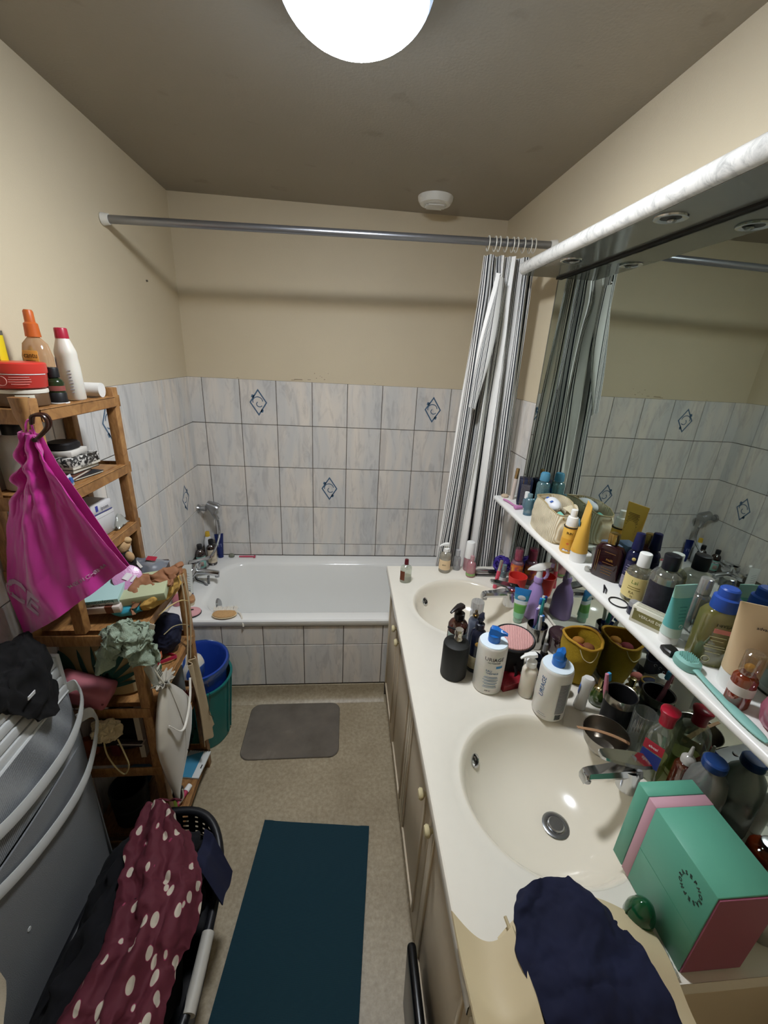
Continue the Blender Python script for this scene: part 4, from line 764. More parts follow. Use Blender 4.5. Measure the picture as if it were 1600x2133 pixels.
t = bottle('toner_bottle', 'clear round bottle with pale yellow label and white cap', 'bottle', (1.632, -1.567, S), cyl(.0315, .080, .016, .013, .002), GL('#E6E3CC', .10, .22), n=32); lab(t, .0316, .014, .074, -125, 190, M('#E2CF8C', .5)); say(t, 'Lai', .014, .0317, .060, -142, M('#5A7A30', .5)); lines(t, .0317, [(.046, .9), (.040, 1)], -140, 55, M('#8A7A3A', .5)); say(t, 'RA', .010, .0317, .030, -146, M('#5A4A20', .5)); say(t, '76', .007, .0317, .020, -142, M('#5A4A20', .5)); cap(t, .0150, .098, .036, WH, rt=.0145)
t = bottle('toner_bottle', 'clear bottle with black cap and dark floral label', 'bottle', (1.637, -1.640, S), cyl(.0335, .110, .018, .014, .003), GL('#E3E4DE', .10, .22), n=32); lab(t, .0336, .022, .098, -135, 120, M('#2B2833', .5, var=.8, vs=90)); cap(t, .0175, .130, .036, M('#10121C', .3)); part('base', lathe([(.0338, 0), (.034, .018)], 28), M('#1A1E46', .3), t)
t = bottle('cream_jar', 'small dark blue jar in front of the black-capped bottle', 'jar', (1.585, -1.632, S), [(0, .012, .012, 2), (.002, .0135, .0135, 2), (.022, .0135, .0135, 2)], M('#1B1E38', .25)); cap(t, .0130, .0222, .012, GL('#B9B9BC', .6, .15))
t = thing('soap_box', 'small olive and white paper soap box lying on the mirror shelf', 'box', (1.590, -1.682, S), -1.02); part('carton', box(.076, .026, .042, .0006, 1), M('#DAD6C6', .6), t); part('olive_band', box(.070, .0006, .024), M('#7A7444', .6), t, (.002, -.0133, .008)); say_flat(t, 'VERLAIS DE', .0095, M('#E6E2CE', .6), (.004, -.0138, .022), (1.57, 0, 0)); lines2 = [(box(.064, .0012, .0005), T_(0, q, .0421)) for q in (-.008, -.003, .003, .008)]; part('small_print', join(lines2, False), M('#8A8768', .6), t)
part('emblem', lathe([(.0035, 0), (.003, .0006)], 12), M('#8A8768', .5), t, (-.031, -.0133, .034), (1.57, 0, 0))
m_mt = ramp_mat('mint_tube_print', lambda nt: (lambda tc, s: (nt.links.new(tc.outputs['Object'], s.inputs[0]), (lambda mr: (nt.links.new(s.outputs[2], mr.inputs[0]), mr.outputs[0])[1])(N(nt, 'MapRange', **{'From Min': .02, 'From Max': .15})))[1])(N(nt, 'TexCoord'), N(nt, 'SeparateXYZ')), [(0, '#CFE2DA'), (.16, '#66BDBC'), (.70, '#5FB6B6'), (.72, '#A6D9CC')], .4, 'CONSTANT')
t = thing('hand_cream', 'mint and turquoise cream tube standing on a white cap', 'tube', (1.598, -1.735, S), .10); cap(t, .0185, 0, .020, WH); squeeze_tube(t, .0190, .019, .142, .0285, m_mt); part('ring_mark', tube([(.004*math.cos(a), 0, .004*math.sin(a)) for a in [2*pi*i/16 for i in range(16)]], .0006, 5, True), WH, t, (.002, -.0165, .048)); part('small_print', join([(box(.018*k, .0005, .0014), T_(-.002, -.0162+.0010*i, .062+.008*i)) for i, k in enumerate((.7, .9, 1, .8, 1))], False), M('#3E8E92', .5), t)
t = bottle('spray_bottle', 'slim clear spray bottle with clear cap behind the mint tube', 'bottle', (1.650, -1.728, S), cyl(.0175, .108, .010, .010, .002), GL('#E2E4E0', .12, .25)); cap(t, .0125, .119, .036, GL('#DADAD6', .3, .25))
single('bottle_cap', loft([(0, .0135, .0135, 6), (.003, .015, .015, 6), (.010, .015, .015, 6), (.013, .012, .012, 5)], 6), M('#1B1918', .35), 'black hexagonal cap lying on the shelf by the mint tube', 'cap', (1.571, -1.776, S))
t = bottle('micellar_bottle', 'tall olive green liquid bottle with bright blue cap', 'bottle', (1.634, -1.795, S), [(0, .031, .024, 3), (.004, .034, .027, 3), (.108, .034, .027, 3), (.120, .028, .023, 2.6), (.126, .021, .020, 2)], GL('#8E8A4E', .5, .15), rz=-.45, n=32); part('cap', lathe([(.0235, 0), (.024, .002), (.023, .026), (.018, .029), (.017, .044), (.014, .047), (0, .0475)], 26), M('#2A4FA8', .35), t, (0, 0, .124)); say_flat(t, 'NIVEA', .010, M('#3A3A22', .5), (.002, -.0277, .098), (1.57, 0, 0)); part('pink_tag', box(.030, .0006, .010), M('#D88A86', .5), t, (.002, -.0275, .080)); part('small_print', join([(box(.036*k, .0005, .0016), T_(-.002, -.0275, z)) for z, k in ((.070, .8), (.062, .6), (.050, .9), (.045, 1), (.034, .7))], False), M('#D0CFA8', .5), t); part('ring_mark', tube([(.007*math.cos(a), 0, .007*math.sin(a)) for a in [2*pi*i/18 for i in range(18)]], .0006, 5, True), M('#D0CFA8', .5), t, (-.010, -.0275, .018))
t = thing('body_cream', 'large beige cream tube with small dark print standing on a white cap', 'tube', (1.630, -1.872, S), -.50); cap(t, .0285, 0, .036, WH); squeeze_tube(t, .0290, .035, .178, .041, M('#D8BE98', .4)); say_flat(t, 'advanced', .0085, K, (.006, -.0155, .140), (1.70, 0, 0)); part('small_print', join([(box(.044*k, .0005, .0013), T_(.004, -.0185+.0011*(i % 9), .122-.006*(8-i % 9)*.9+(.03 if i > 8 else 0))) for i, k in enumerate((.6, .7, .5, .4, .8, .9, .7, .9, 1))], False), M('#7A6748', .6), t)
t = bottle('perfume_oil', 'small amber orange vial with white band and yellow tip', 'bottle', (1.590, -1.915, S), cyl(.0185, .060, .010, .011, .002), GL('#A63C10', .45, .2)); lab(t, .0186, .030, .048, -120, 320, M('#DAD3CE', .5)); part('tip', blob(.0085, .0085, .008, 2), M('#D6A83E', .4), t, (0, 0, .082)); part('clear_cap', lathe([(.0145, 0), (.015, .002), (.015, .040), (.012, .043)], 22, cb=False), GL('#E0D2B8', .12, .15), t, (0, 0, .071))
t = bottle('perfume_bottle', 'squat round pink perfume bottle near the end of the mirror shelf', 'bottle', (1.624, -1.975, S), [(0, .026, .026, 2), (.006, .034, .034, 2), (.030, .0385, .0385, 2), (.050, .034, .034, 2), (.064, .018, .018, 2), (.070, .012, .012, 2)], GL('#C8798E', .6, .2), n=32); part('tag', box(.016, .0008, .046, .0003, 1), M('#D8C2CC', .5), t, (-.020, -.024, .038), (-.35, 0, -.7)); say_flat(t, 'Coco', .010, K, (-.0212, -.0254, .054), (1.22, 0, -.7), roll=1.2); cap(t, .012, .069, .030, GL('#D9A8B8', .5, .2))
# silicone brush
m_sil = M('#86BDB4', .55)
t = thing('face_brush', 'mint silicone face brush with long flat handle lying on the mirror shelf', 'brush', (0, 0, 0)); part('head', loft([(S, .020, .024, 2.3, 1.577, -1.815), (S+.004, .022, .026, 2.3, 1.577, -1.815), (S+.016, .021, .025, 2.3, 1.577, -1.815), (S+.021, .016, .020, 2.2, 1.577, -1.815)], 24), m_sil, t); part('bristles', join([(lathe([(.0016, 0), (.0008, .005)], 6), T_(1.577+.0042*i, -1.815+.0046*j, S+.020)) for i in range(-3, 4) for j in range(-3, 4) if (i*4.2)**2+(j*4.2)**2 < 230]), m_sil, t); part('handle', tube(curve([(1.576, -1.835, S+.010), (1.572, -1.880, S+.007), (1.568, -1.940, S+.006), (1.566, -2.000, S+.005)], 6), [.008, .0072, .0064, .006, .006, .0062, .0066, .007, .0076, .0082, .009, .0098, .0104, .0108, .0108, .0104, .0095, .008, .004], 12, flat=.45), m_sil, t)
single('hair_tie', tube([(.021*math.cos(a), .024*math.sin(a), 0) for a in [2*pi*i/36 for i in range(36)]], .0017, 8, True), K, 'thin black hair tie ring lying on the mirror shelf', 'hair tie', (1.579, -1.585, S+.0018))
t = thing('tweezers', 'small metal tweezers lying by the dark flask', 'tweezers', (0, 0, 0)); part('arm', tube([(1.593, -1.500, S+.002), (1.579, -1.522, S+.002), (1.567, -1.538, S+.002)], [.002, .0022, .0012], 6), M('#55535A', .3, .8), t); part('arm', tube([(1.593, -1.500, S+.002), (1.585, -1.524, S+.002), (1.571, -1.542, S+.002)], [.002, .0022, .0012], 6), M('#55535A', .3, .8), t)
# ================================================================ BATH: TAP, SHOWER, BOTTLES
ZB = .4985
t = thing('bath_mixer', 'chrome wall mixer tap over the bath', 'tap', (0, 0, 0))
part('escutcheon', tube([(.006, -.300, .575), (.022, -.300, .575)], [.030, .026], 20), m_chrome, t); part('escutcheon', tube([(.006, -.425, .575), (.022, -.425, .575)], [.030, .026], 20), m_chrome, t)
part('body', tube([(.045, -.285, .575), (.045, -.30, .575), (.045, -.425, .575), (.045, -.44, .575)], [.020, .026, .026, .020], 20), m_chrome, t)
part('cartridge', tube([(.045, -.3625, .580), (.052, -.3625, .612), (.056, -.3625, .628)], [.025, .025, .019], 20), m_chrome, t); part('lever', rings([[(x, -.3625+y*wd, z_+zz) for y, zz in ((-1, 0), (-.6, .006), (.6, .006), (1, 0), (.6, -.004), (-.6, -.004))] for x, z_, wd in ((.035, .630, .013), (.06, .634, .017), (.10, .648, .012), (.14, .660, .009), (.150, .662, .006))]), m_chrome, t)
part('spout', tube(curve([(.060, -.3625, .572), (.10, -.3625, .572), (.15, -.3625, .566), (.182, -.3625, .560)], 4), .0155, 14), m_chrome, t); part('outlet', tube([(.172, -.3625, .565), (.172, -.3625, .540)], [.014, .012], 14), m_chrome2, t); part('inlet', tube([(.008, -.30, .575), (.045, -.30, .575)], .013, 12), m_chrome2, t); part('inlet', tube([(.008, -.425, .575), (.045, -.425, .575)], .013, 12), m_chrome2, t)
t = thing('shower_holder', 'chrome wall bracket for the hand shower', 'bracket', (0, 0, 0)); part('plate', tube([(.007, -.075, .835), (.016, -.075, .835)], [.026, .022], 20), m_chrome2, t); part('arm', tube([(.016, -.075, .835), (.050, -.075, .835)], [.014, .016], 14), m_chrome2, t)
t = thing('hand_shower', 'chrome hand shower hanging from its wall bracket', 'shower head', (0, 0, 0)); part('handle', tube(curve([(.066, -.078, .860), (.082, -.080, .832), (.100, -.084, .800), (.116, -.088, .770)], 4), [.015]*5+[.014]*4+[.012]*4, 14), m_chrome2, t); part('head', tube([(.060, -.078, .868), (.105, -.082, .842), (.118, -.083, .834)], [.020, .036, .034], 20), m_chrome2, t)
hose = curve([(.117, -.088, .768), (.122, -.095, .70), (.120, -.12, .655), (.108, -.19, .605), (.092, -.255, .595), (.062, -.275, .598), (.045, -.30, .560), (.040, -.32, .530), (.058, -.345, .508), (.105, -.375, .505), (.15, -.41, .46), (.185, -.455, .36), (.21, -.48, .25), (.23, -.42, .17)], 8)
single('shower_hose', tube(hose, .0068, 8), M('#A7A9AC', .22, 1., bump=.8, bs=500), 'flexible chrome shower hose looping from the mixer into the tub', 'hose')
hose2 = curve([(.125, -.3625, .545), (.125, -.368, .50), (.132, -.375, .47), (.165, -.40, .40), (.185, -.42, .33), (.205, -.44, .22), (.22, -.40, .14)], 6)
single('shower_hose', tube(hose2, .0068, 8), M('#8F9194', .25, 1., bump=.8, bs=500), 'second grey shower hose hanging straight down inside the tub', 'hose')
m_amb = GL('#2A120C', .75, .15); BB = 'bottles on the bath edge'
t = bottle('shampoo_bottle', 'dark brown bottle with mint label behind the bath tap', 'bottle', (.036, -.205, ZB), cyl(.0255, .112, .020, .012, .004), m_amb, group=BB); cap(t, .0145, .136, .028, K); lab(t, .0256, .022, .092, -60, 150, M('#8FC4B8', .5)); part('picture', arc(.0262, .034, .062, -92, -40), M('#B89A92', .6, var=.5, vs=80), t)
t = bottle('shampoo_bottle', 'dark brown bottle with cream label behind the bath tap', 'bottle', (.078, -.135, ZB), cyl(.0255, .112, .020, .012, .004), m_amb, group=BB); cap(t, .0145, .136, .028, K); lab(t, .0256, .018, .104, -60, 150, M('#D9CBB4', .5)); lines(t, .0257, [(.088, .6), (.07, .8), (.062, .8), (.04, .9), (.034, .7)], -62, 70, M('#6A5A48', .6))
t = bottle('shower_gel', 'white bottle with yellow cap in the bath corner', 'bottle', (.036, -.055, ZB), [(0, .020, .020, 2), (.004, .0235, .0235, 2), (.11, .0235, .0235, 2), (.135, .019, .019, 2), (.150, .013, .013, 2)], M('#E4E6E8', .35), group=BB); cap(t, .0140, .150, .030, M('#D9B23A', .4), rt=.012)
t = thing('cream_tube', 'navy blue tube standing on its cap against the tiles', 'tube', (.098, -.040, ZB), .35, BB); cap(t, .0165, 0, .018, M('#1B2C6A', .3)); squeeze_tube(t, .0175, .017, .158, .026, M('#1C2A66', .35)); part('print', box(.018, .0006, .020), M('#8C93B8', .5), t, (0, -.012, .075), (-.1, 0, 0))
t = thing('cream_tube', 'white tube with navy cap standing by the bath tap', 'tube', (.062, -.486, ZB), .35, BB); cap(t, .0190, 0, .018, M('#1C2E5E', .35)); squeeze_tube(t, .0205, .017, .178, .028, M('#DDE0DC', .4)); part('small_print', join([(box(.024, .0005, .0022), T_(0, -.0185+.0016*i, .05+.014*i, 0, .5)) for i in range(7)], False), M('#9AA5A2', .5), t); say_flat(t, 'bio', .012, INK, (.004, -.0205, .036), (1.57, 0, 0), roll=1.57)
single('pebble', blob(.017, .012, .015, 3, .15, 40, 8, -.010), M('#7F8272', .8, var=.2, vs=60), 'grey green pumice pebble on the back bath edge', 'pumice', (.166, -.042, ZB+.0108))
t = thing('razor', 'pink plastic razor lying on the back bath edge', 'razor', (.262, -.044, ZB), .0); part('handle', tube([(-.050, 0, .006), (0, .002, .006), (.036, 0, .006)], [.005, .006, .0045], 8), M('#D2566E', .4), t); part('head', box(.012, .024, .010, .003), M('#C44A64', .4), t, (.044, 0, .001))
t = thing('bottle_pink', 'pink bottle with pale cap lying half hidden behind the rack', 'bottle', (.034, -.575, ZB)); part('body', loft([(0, .018, .016, 2.3), (.004, .021, .019, 2.3), (.060, .021, .019, 2.3), (.072, .012, .012, 2)], 22), M('#C47A84', .4), t); cap(t, .014, .072, .022, M('#E0CDC0', .5)); t.name = 'lotion_bottle'
t = thing('foot_brush', 'wooden body brush with cream bristles on the bath corner', 'brush', (.092, -.560, ZB), .5); part('wood', loft([(0, .022, .036, 2.3), (.003, .024, .038, 2.3), (.016, .023, .037, 2.3), (.020, .018, .032, 2.2)], 24), M('#B98A5E', .5, var=.15, vs=30), t, (0, 0, .018)); part('bristles', loft([(0, .019, .032, 2.2), (.019, .021, .034, 2.2)], 24), M('#E0D3B8', .95, bump=.8, bs=400), t); part('tuft', blob(.016, .018, .014, 3, .25, 60), M('#DCCBB2', .95, bump=.8, bs=300), t, (-.004, .014, .046))
t = thing('bath_scrubber', 'round pink scrubber with black strap on the front bath edge', 'scrubber', (.128, -.652, ZB), .2); part('pad', lathe([(.040, 0), (.043, .004), (.042, .012), (.030, .016), (0, .017)], 32), M('#E2A8AC', .9, var=.08, vs=120, bump=.8, bs=350), t, sc=(1.05, .95, 1)); part('edge', tube([(.0445*math.cos(a), .041*math.sin(a), .004) for a in [2*pi*i/32*.62-2.6 for i in range(33)]], .0028, 6), K, t, label='black piping'); part('strap', tube(curve([(-.036, -.022, .012), (-.022, -.014, .022), (-.004, -.002, .023), (.010, .006, .019)], 4), .0045, 8, flat=.4), K, t, label='black strap')
t = thing('loofah_pad', 'oval tan loofah pad with white fringe on the front bath edge', 'loofah', (.292, -.672, ZB), .02); part('pad', loft([(0, .050, .030, 2.1), (.004, .056, .035, 2.1), (.014, .055, .034, 2.1), (.019, .046, .026, 2.1)], 32), M('#C79E6C', .95, var=.15, vs=120, bump=.9, bs=350), t); part('rim_tape', tube([(.0565*math.cos(a), .0355*math.sin(a), .008) for a in [2*pi*i/36 for i in range(36)]], .0028, 6, True), M('#D9C6A0', .9), t)
ms = []; random.seed(8)
for i in range(40):
    x = -.055+.11*i/39; ms.append((tube([(x, .018, .017), (x+random.uniform(-.006, .006), .034+random.uniform(0, .008), .024+random.uniform(-.004, .006)), (x+random.uniform(-.01, .01), .046+random.uniform(0, .012), .010)], [.0022, .0028, .0008], 5), T_()))
part('fringe', join(ms), M('#E4DED2', .9), t, label='white fringe'); part('tail', tube(curve([(.050, .020, .016), (.072, .006, .010), (.086, -.020, .004), (.094, -.040, -.014), (.097, -.046, -.034)], 5), .0040, 6, flat=.5), M('#DDD6C8', .9), t)
# ================================================================ WOODEN RACK
m_wood = ramp_mat('orange_wood', lambda nt: (lambda tc, mp, n: (nt.links.new(tc.outputs['Object'], mp.inputs[0]), nt.links.new(mp.outputs[0], n.inputs['Vector']), n.outputs['Fac'])[2])(N(nt, 'TexCoord'), N(nt, 'Mapping', Scale=(30, 8, 8)), N(nt, 'TexNoise', Scale=3., Detail=4., Distortion=1.2)), [(.3, '#7C5630'), (.5, '#966B3E'), (.7, '#A87E4C')], .5)
rk = thing('wooden_rack', 'tall stepped wooden rack against the tiled wall, stuffed with things', 'rack', (0, 0, 0))
RN, RF = -1.425, -1.078
for nm, x, y, z0, z1 in (('post', .024, RN, 0, 1.60), ('post', .024, RF, 0, 1.60), ('post', .155, RN, .972, 1.60), ('post', .155, RF, .972, 1.60), ('post', .287, RN, 0, .975), ('post', .287, RF, 0, .975)):
    part(nm, boxmm((x-.014, y-.014, z0), (x+.014, y+.014, z1), .002), m_wood, rk)
SH_ = [(1.573, .172), (1.363, .172), (1.165, .172), (.965, .303), (.700, .303), (.455, .303), (.105, .303)]
for z, xm in SH_:
    s = part('shelf', boxmm((.012, RF-.014, z-.016), (xm-.018, RN+.014, z), .001), m_wood, rk)
    part('front_edge', boxmm((xm-.018, RF-.014, z-.026), (xm, RN+.014, z+.001), .002), m_wood, s)
    part('side_rail', boxmm((.010, RN-.018, z-.030), (xm-.002, RN-.013, z+.004), .001), m_wood, s); part('side_rail', boxmm((.010, RF+.013, z-.030), (xm-.002, RF+.018, z+.004), .001), m_wood, s)
part('peg', loft([(-.045, .004, .004, 3), (-.01, .014, .010, 3), (.03, .018, .012, 3)], 16), m_wood, rk, (.160, RN-.030, 1.575), label='tapered wooden peg')
# ---------------------------------------------------------------- top shelf
A1 = 1.5745
t = thing('cream_jar', 'low brown jar with white lid rim and label on the top rack shelf', 'jar', (.098, -1.352, A1)); part('jar', lathe([(.048, 0), (.051, .003), (.051, .030), (.049, .033)], 30), M('#5E4630', .4), t); part('lid', lathe([(.052, 0), (.0525, .002), (.052, .008), (.046, .010)], 30), M('#DCD8CC', .4), t, (0, 0, .031)); lab(t, .0512, .004, .028, -50, 40, M('#D8D4C4', .5)); part('picture', arc(.0522, .007, .024, -56, -42), M('#26221C', .5), t)
t = thing('hair_mask_jar', 'wide red jar with brighter red lid stacked on the brown jar', 'jar', (.096, -1.354, A1+.0415)); part('jar', lathe([(.050, 0), (.056, .003), (.059, .034)], 32), M('#B4332C', .4), t); part('lid', lathe([(.0605, 0), (.061, .003), (.061, .021), (.058, .024), (0, .0245)], 32), M('#C9382E', .35), t, (0, 0, .034)); part('white_line', arc(.0593, .0318, .0335, -170, 10, 20), WH, t); part('ring_mark', tube([(.010*math.cos(a), 0, .010*math.sin(a)) for a in [2*pi*i/20 for i in range(20)]], .0008, 5, True), M('#E2A8A0', .5), t, (.008, -.0585, .018), (0, 0, .15)); lines(t, .0583, [(.026, .9), (.021, 1), (.016, 1), (.011, .8)], -112, 40, M('#DC9A92', .5)); lines(t, .0583, [(.026, .9), (.021, 1), (.016, 1), (.011, .8)], -50, 40, M('#DC9A92', .5))
t = bottle('hair_spray', 'clear bottle with orange sprayer and orange label on the top rack shelf', 'bottle', (.084, -1.248, A1), [(0, .030, .022, 3), (.004, .034, .025, 3), (.110, .034, .025, 2.6), (.140, .028, .022, 2.2), (.155, .013, .013, 2), (.160, .012, .012, 2)], GL('#D8B48C', .55, .15), rz=-.25); lab_ = part('label', box(.044, .0008, .090, .0003, 1), M('#E0A24A', .5), t, (.008, -.0262, .034)); say_flat(t, 'cantu', .018, M('#4A2410', .5), (.008, -.0268, .112), (1.57, 0, 0)); part('small_print', join([(box(.030*k, .0005, .0024), T_(.006, -.0268, z)) for z, k in ((.098, .9), (.091, .7), (.062, .6), (.056, .5))], False), M('#7A3A18', .5), t); part('sprayer', loft([(0, .0165, .0165, 2), (.030, .0150, .0150, 2), (.034, .011, .011, 2), (.058, .010, .010, 2.4), (.062, .008, .008, 2)], 20), M('#C4622A', .4), t, (0, 0, .156))
t = bottle('cleaner_bottle', 'white plastic bottle with crimson cap on the top rack shelf', 'bottle', (.128, -1.205, A1), [(0, .024, .019, 2.6), (.004, .027, .022, 2.6), (.085, .027, .022, 2.6), (.110, .026, .021, 2.4), (.118, .027, .022, 2.3), (.126, .026, .021, 2.3), (.150, .018, .016, 2), (.158, .014, .014, 2)], M('#DAD6CC', .4, sub=.1), rot=(0, -.02, -.3)); cap(t, .0155, .156, .026, M('#A8243C', .35), rt=.0145); part('mark', box(.010, .0006, .040), M('#7A4A8C', .5), t, (-.018, -.0185, .070), (0, 0, -.7)); part('small_print', join([(box(.010*k, .0006, .0016), T_(.019, -.0190, .02+.008*i, 0, 0, .6)) for i, k in enumerate((.6, 1, .8, 1, .9, .7, 1, .8))], False), M('#9A94A0', .5), t)
t = bottle('oil_bottle', 'small dark green bottle with black cap beside the white bottle', 'bottle', (.132, -1.282, A1+.001), cyl(.0195, .050, .012, .010, .002), M('#22301A', .2)); cap(t, .0135, .062, .024, K); lab(t, .0196, .030, .042, -85, 200, M('#8A4A44', .5)); part('base', lathe([(.0205, 0), (.0205, .024), (.019, .026)], 22), K, t); part('coaster', lathe([(.024, -.001), (.024, .0012)], 24), WH, t)
single('tissue_roll', tube([(.155, -1.120, A1+.0205), (.100, -1.122, A1+.0205)], .0205, 20), M('#DDDCD8', .7), 'small white roll lying at the far end of the top rack shelf', 'roll')
t = thing('medicine_box', 'yellow carton with black print at the wall end of the top rack shelf', 'box', (.036, -1.325, A1), .15); part('carton', box(.044, .030, .165, .001, 1), M('#D8C21E', .5), t); say_flat(t, '22b', .026, K, (.002, -.0155, .100), (1.57, 0, 0)); say_flat(t, 'liard', .012, M('#5A4A10', .5), (.004, -.0155, .070), (1.57, 0, 0)); part('flap', box(.0442, .0302, .010), M('#5A5A50', .5), t, (0, 0, .1555))
t = thing('pink_carton', 'pale pink carton with dark lettering at the edge of the top rack shelf', 'box', (.024, -1.378, A1), .4); part('carton', box(.024, .020, .060, .001, 1), M('#C8A4A6', .5), t); say_flat(t, '30', .016, M('#5A3A44', .5), (.002, -.0105, .038), (1.57, 0, 0))
t = thing('hair_claw', 'dark brown hair claw clipped over the wooden peg', 'hair claw', (.190, RN-.050, 1.540), .3)
for s_ in (-1, 1): part('jaw', tube(curve([(0, .004*s_, -.022), (.012, .010*s_, -.012), (.030, .012*s_, .010), (.026, .010*s_, .030), (.006, .008*s_, .030), (.000, .005*s_, .012)], 5), .0036, 8), M('#3A1E14', .3), t)
part('hinge', tube([(0, -.008, -.022), (0, .008, -.022)], .005, 8), M('#2A1610', .3), t)
# ---------------------------------------------------------------- second shelf
A2 = 1.3645
t = bottle('detergent_jug', 'translucent white jug with black lid at the wall end of the second rack shelf', 'jug', (.056, -1.355, A2), [(0, .034, .028, 3), (.004, .038, .032, 3), (.11, .038, .032, 3), (.132, .030, .026, 2.6), (.142, .018, .018, 2)], M('#C9C7C2', .45, sub=.2)); cap(t, .0215, .140, .028, K)
t = thing('soap_carton', 'small blue and white carton at the front of the second rack shelf', 'box', (.115, -1.375, A2), .1); part('carton', box(.05, .024, .022, .001, 1), M('#2E3E86', .5), t); part('stripe', box(.0504, .0244, .006), M('#C9CEDC', .5), t, (0, 0, .008))
bk = [('magazine', 'thin dark magazine at the bottom of the pile, sticking out', .082, .125, .006, .100, -1.235, -.20, '#26262A', 'booklet'), ('magazine', 'black booklet with orange cover picture in the pile', .078, .118, .008, .092, -1.255, .12, '#5A3226', 'booklet'), ('notebook', 'black notebook with white page edges in the rack pile', .080, .110, .012, .088, -1.215, -.08, '#1A1A1C', 'book')]
zz = A2
for nm, lb, sx, sy, sz, x, y, rz, hx, ct in bk:
    t = thing(nm, lb, ct, (x, y, zz), rz); part('pages', box(sx*.97, sy*.97, sz*.7), M('#CFCABD', .7), t, (0, 0, sz*.15)); part('cover', box(sx, sy, sz*.16), M(hx, .5), t, (0, 0, sz*.84)); part('cover', box(sx, sy, sz*.16), M(hx, .5), t); zz += sz+.0005
t = thing('patterned_box', 'black and white marbled keepsake box in the rack pile', 'box', (.090, -1.215, zz), -.12); part('box', box(.084, .108, .032, .001, 1), ramp_mat('bw_marble', lambda nt: (lambda tc, n: (nt.links.new(tc.outputs['Object'], n.inputs['Vector']), n.outputs['Fac'])[1])(N(nt, 'TexCoord'), N(nt, 'TexNoise', Scale=55., Detail=6., Distortion=2.)), [(.42, '#141414'), (.5, '#5A5A58'), (.56, '#D0CEC8')], .4), t); part('white_edge', box(.0845, .1085, .006), M('#CFCBBE', .6), t, (0, 0, -.0002)); say_flat(t, 'TROMPETTE', .008, M('#2A2A2A', .5), (.0427, -.004, .0028), (1.57, 0, 1.57)); zz += .0325
t = thing('white_carton', 'small white carton on the marbled box', 'box', (.082, -1.222, zz), .05); part('carton', box(.074, .080, .016, .001, 1), M('#CFCBC4', .5), t); zz += .0162
single('black_case', loft([(0, .032, .036, 3), (.003, .036, .040, 3), (.016, .036, .040, 3), (.020, .032, .036, 3)], 28), K, 'rounded black plastic case on top of the rack pile', 'case', (.078, -1.222, zz))
t = thing('card', 'small blue printed card at the front edge of the second rack shelf', 'card', (.150, -1.330, A2), .25); part('card', box(.003, .034, .030, .0005, 1), M('#B9C4CC', .5), t, rot=(0, -.2, 0)); part('mark', box(.0006, .018, .014), M('#2E5A9A', .5), t, (-.0006, 0, .010), (0, -.2, 0)); part('mark', box(.0006, .018, .014), M('#2E5A9A', .5), t, (.0034, 0, .010), (0, -.2, 0))
# ---------------------------------------------------------------- third shelf
A3 = 1.1665
t = thing('medicine_box', 'white medicine carton with blue stripe on the third rack shelf', 'box', (.098, -1.195, A3), -.15); part('carton', box(.075, .085, .034, .001, 1), M('#CFCED0', .5), t, (0, 0, .072)); part('stripe', box(.0756, .0856, .003), M('#3A3F86', .5), t, (0, 0, .0735)); part('logo', box(.0006, .010, .018), M('#3A3F9A', .5), t, (.0378, -.020, .083)); say_flat(t, 'ipsen', .016, M('#7A7A80', .5), (.0381, .012, .088), (1.57, 0, 1.57))
t2 = thing('plain_carton', 'larger plain white carton under the blue-striped medicine box', 'box', (.096, -1.193, A3), -.12); part('carton', box(.080, .095, .0705, .001, 1), M('#C4C3C4', .5), t2); part('flap_seam', box(.0004, .094, .0008), M('#8F8E90', .6), t2, (.0402, 0, .060))
t = thing('glass_dish', 'clear ribbed glass dish standing on edge at the front of the third rack shelf', 'dish', (.132, -1.305, A3+.0525), .5); part('bowl', rings([[(r*(1+.02*math.cos(10*a))*math.cos(a), z_, r*(1+.02*math.cos(10*a))*math.sin(a)) for a in [2*pi*j/60 for j in range(60)]] for r, z_ in ((.012, .012), (.030, .010), (.046, -.008), (.048, -.008), (.031, .014), (.012, .016))], True, True), GL('#B9BDB2', .35, .3), t)
t = thing('plastic_sachet', 'crumpled clear plastic wrapper behind the glass dish', 'sachet', (.146, -1.140, A3+.0005)); part('film', sheet(12, 12, lambda u, v: (-.014+.028*u, -.030+.060*v, .010+.036*math.sin(pi*u)*math.sin(pi*v)+.010*nz(u*4, v*4, 6)), .0008), GL('#D5D8D2', .45, .25, .2), t)
t = thing('small_towel', 'folded pale cloth at the wall end of the third rack shelf', 'cloth', (.060, -1.365, A3)); part('fold', blob(.040, .040, .030, 3, .12, 30, 11), M('#A59F96', .9), t, (0, 0, .031))
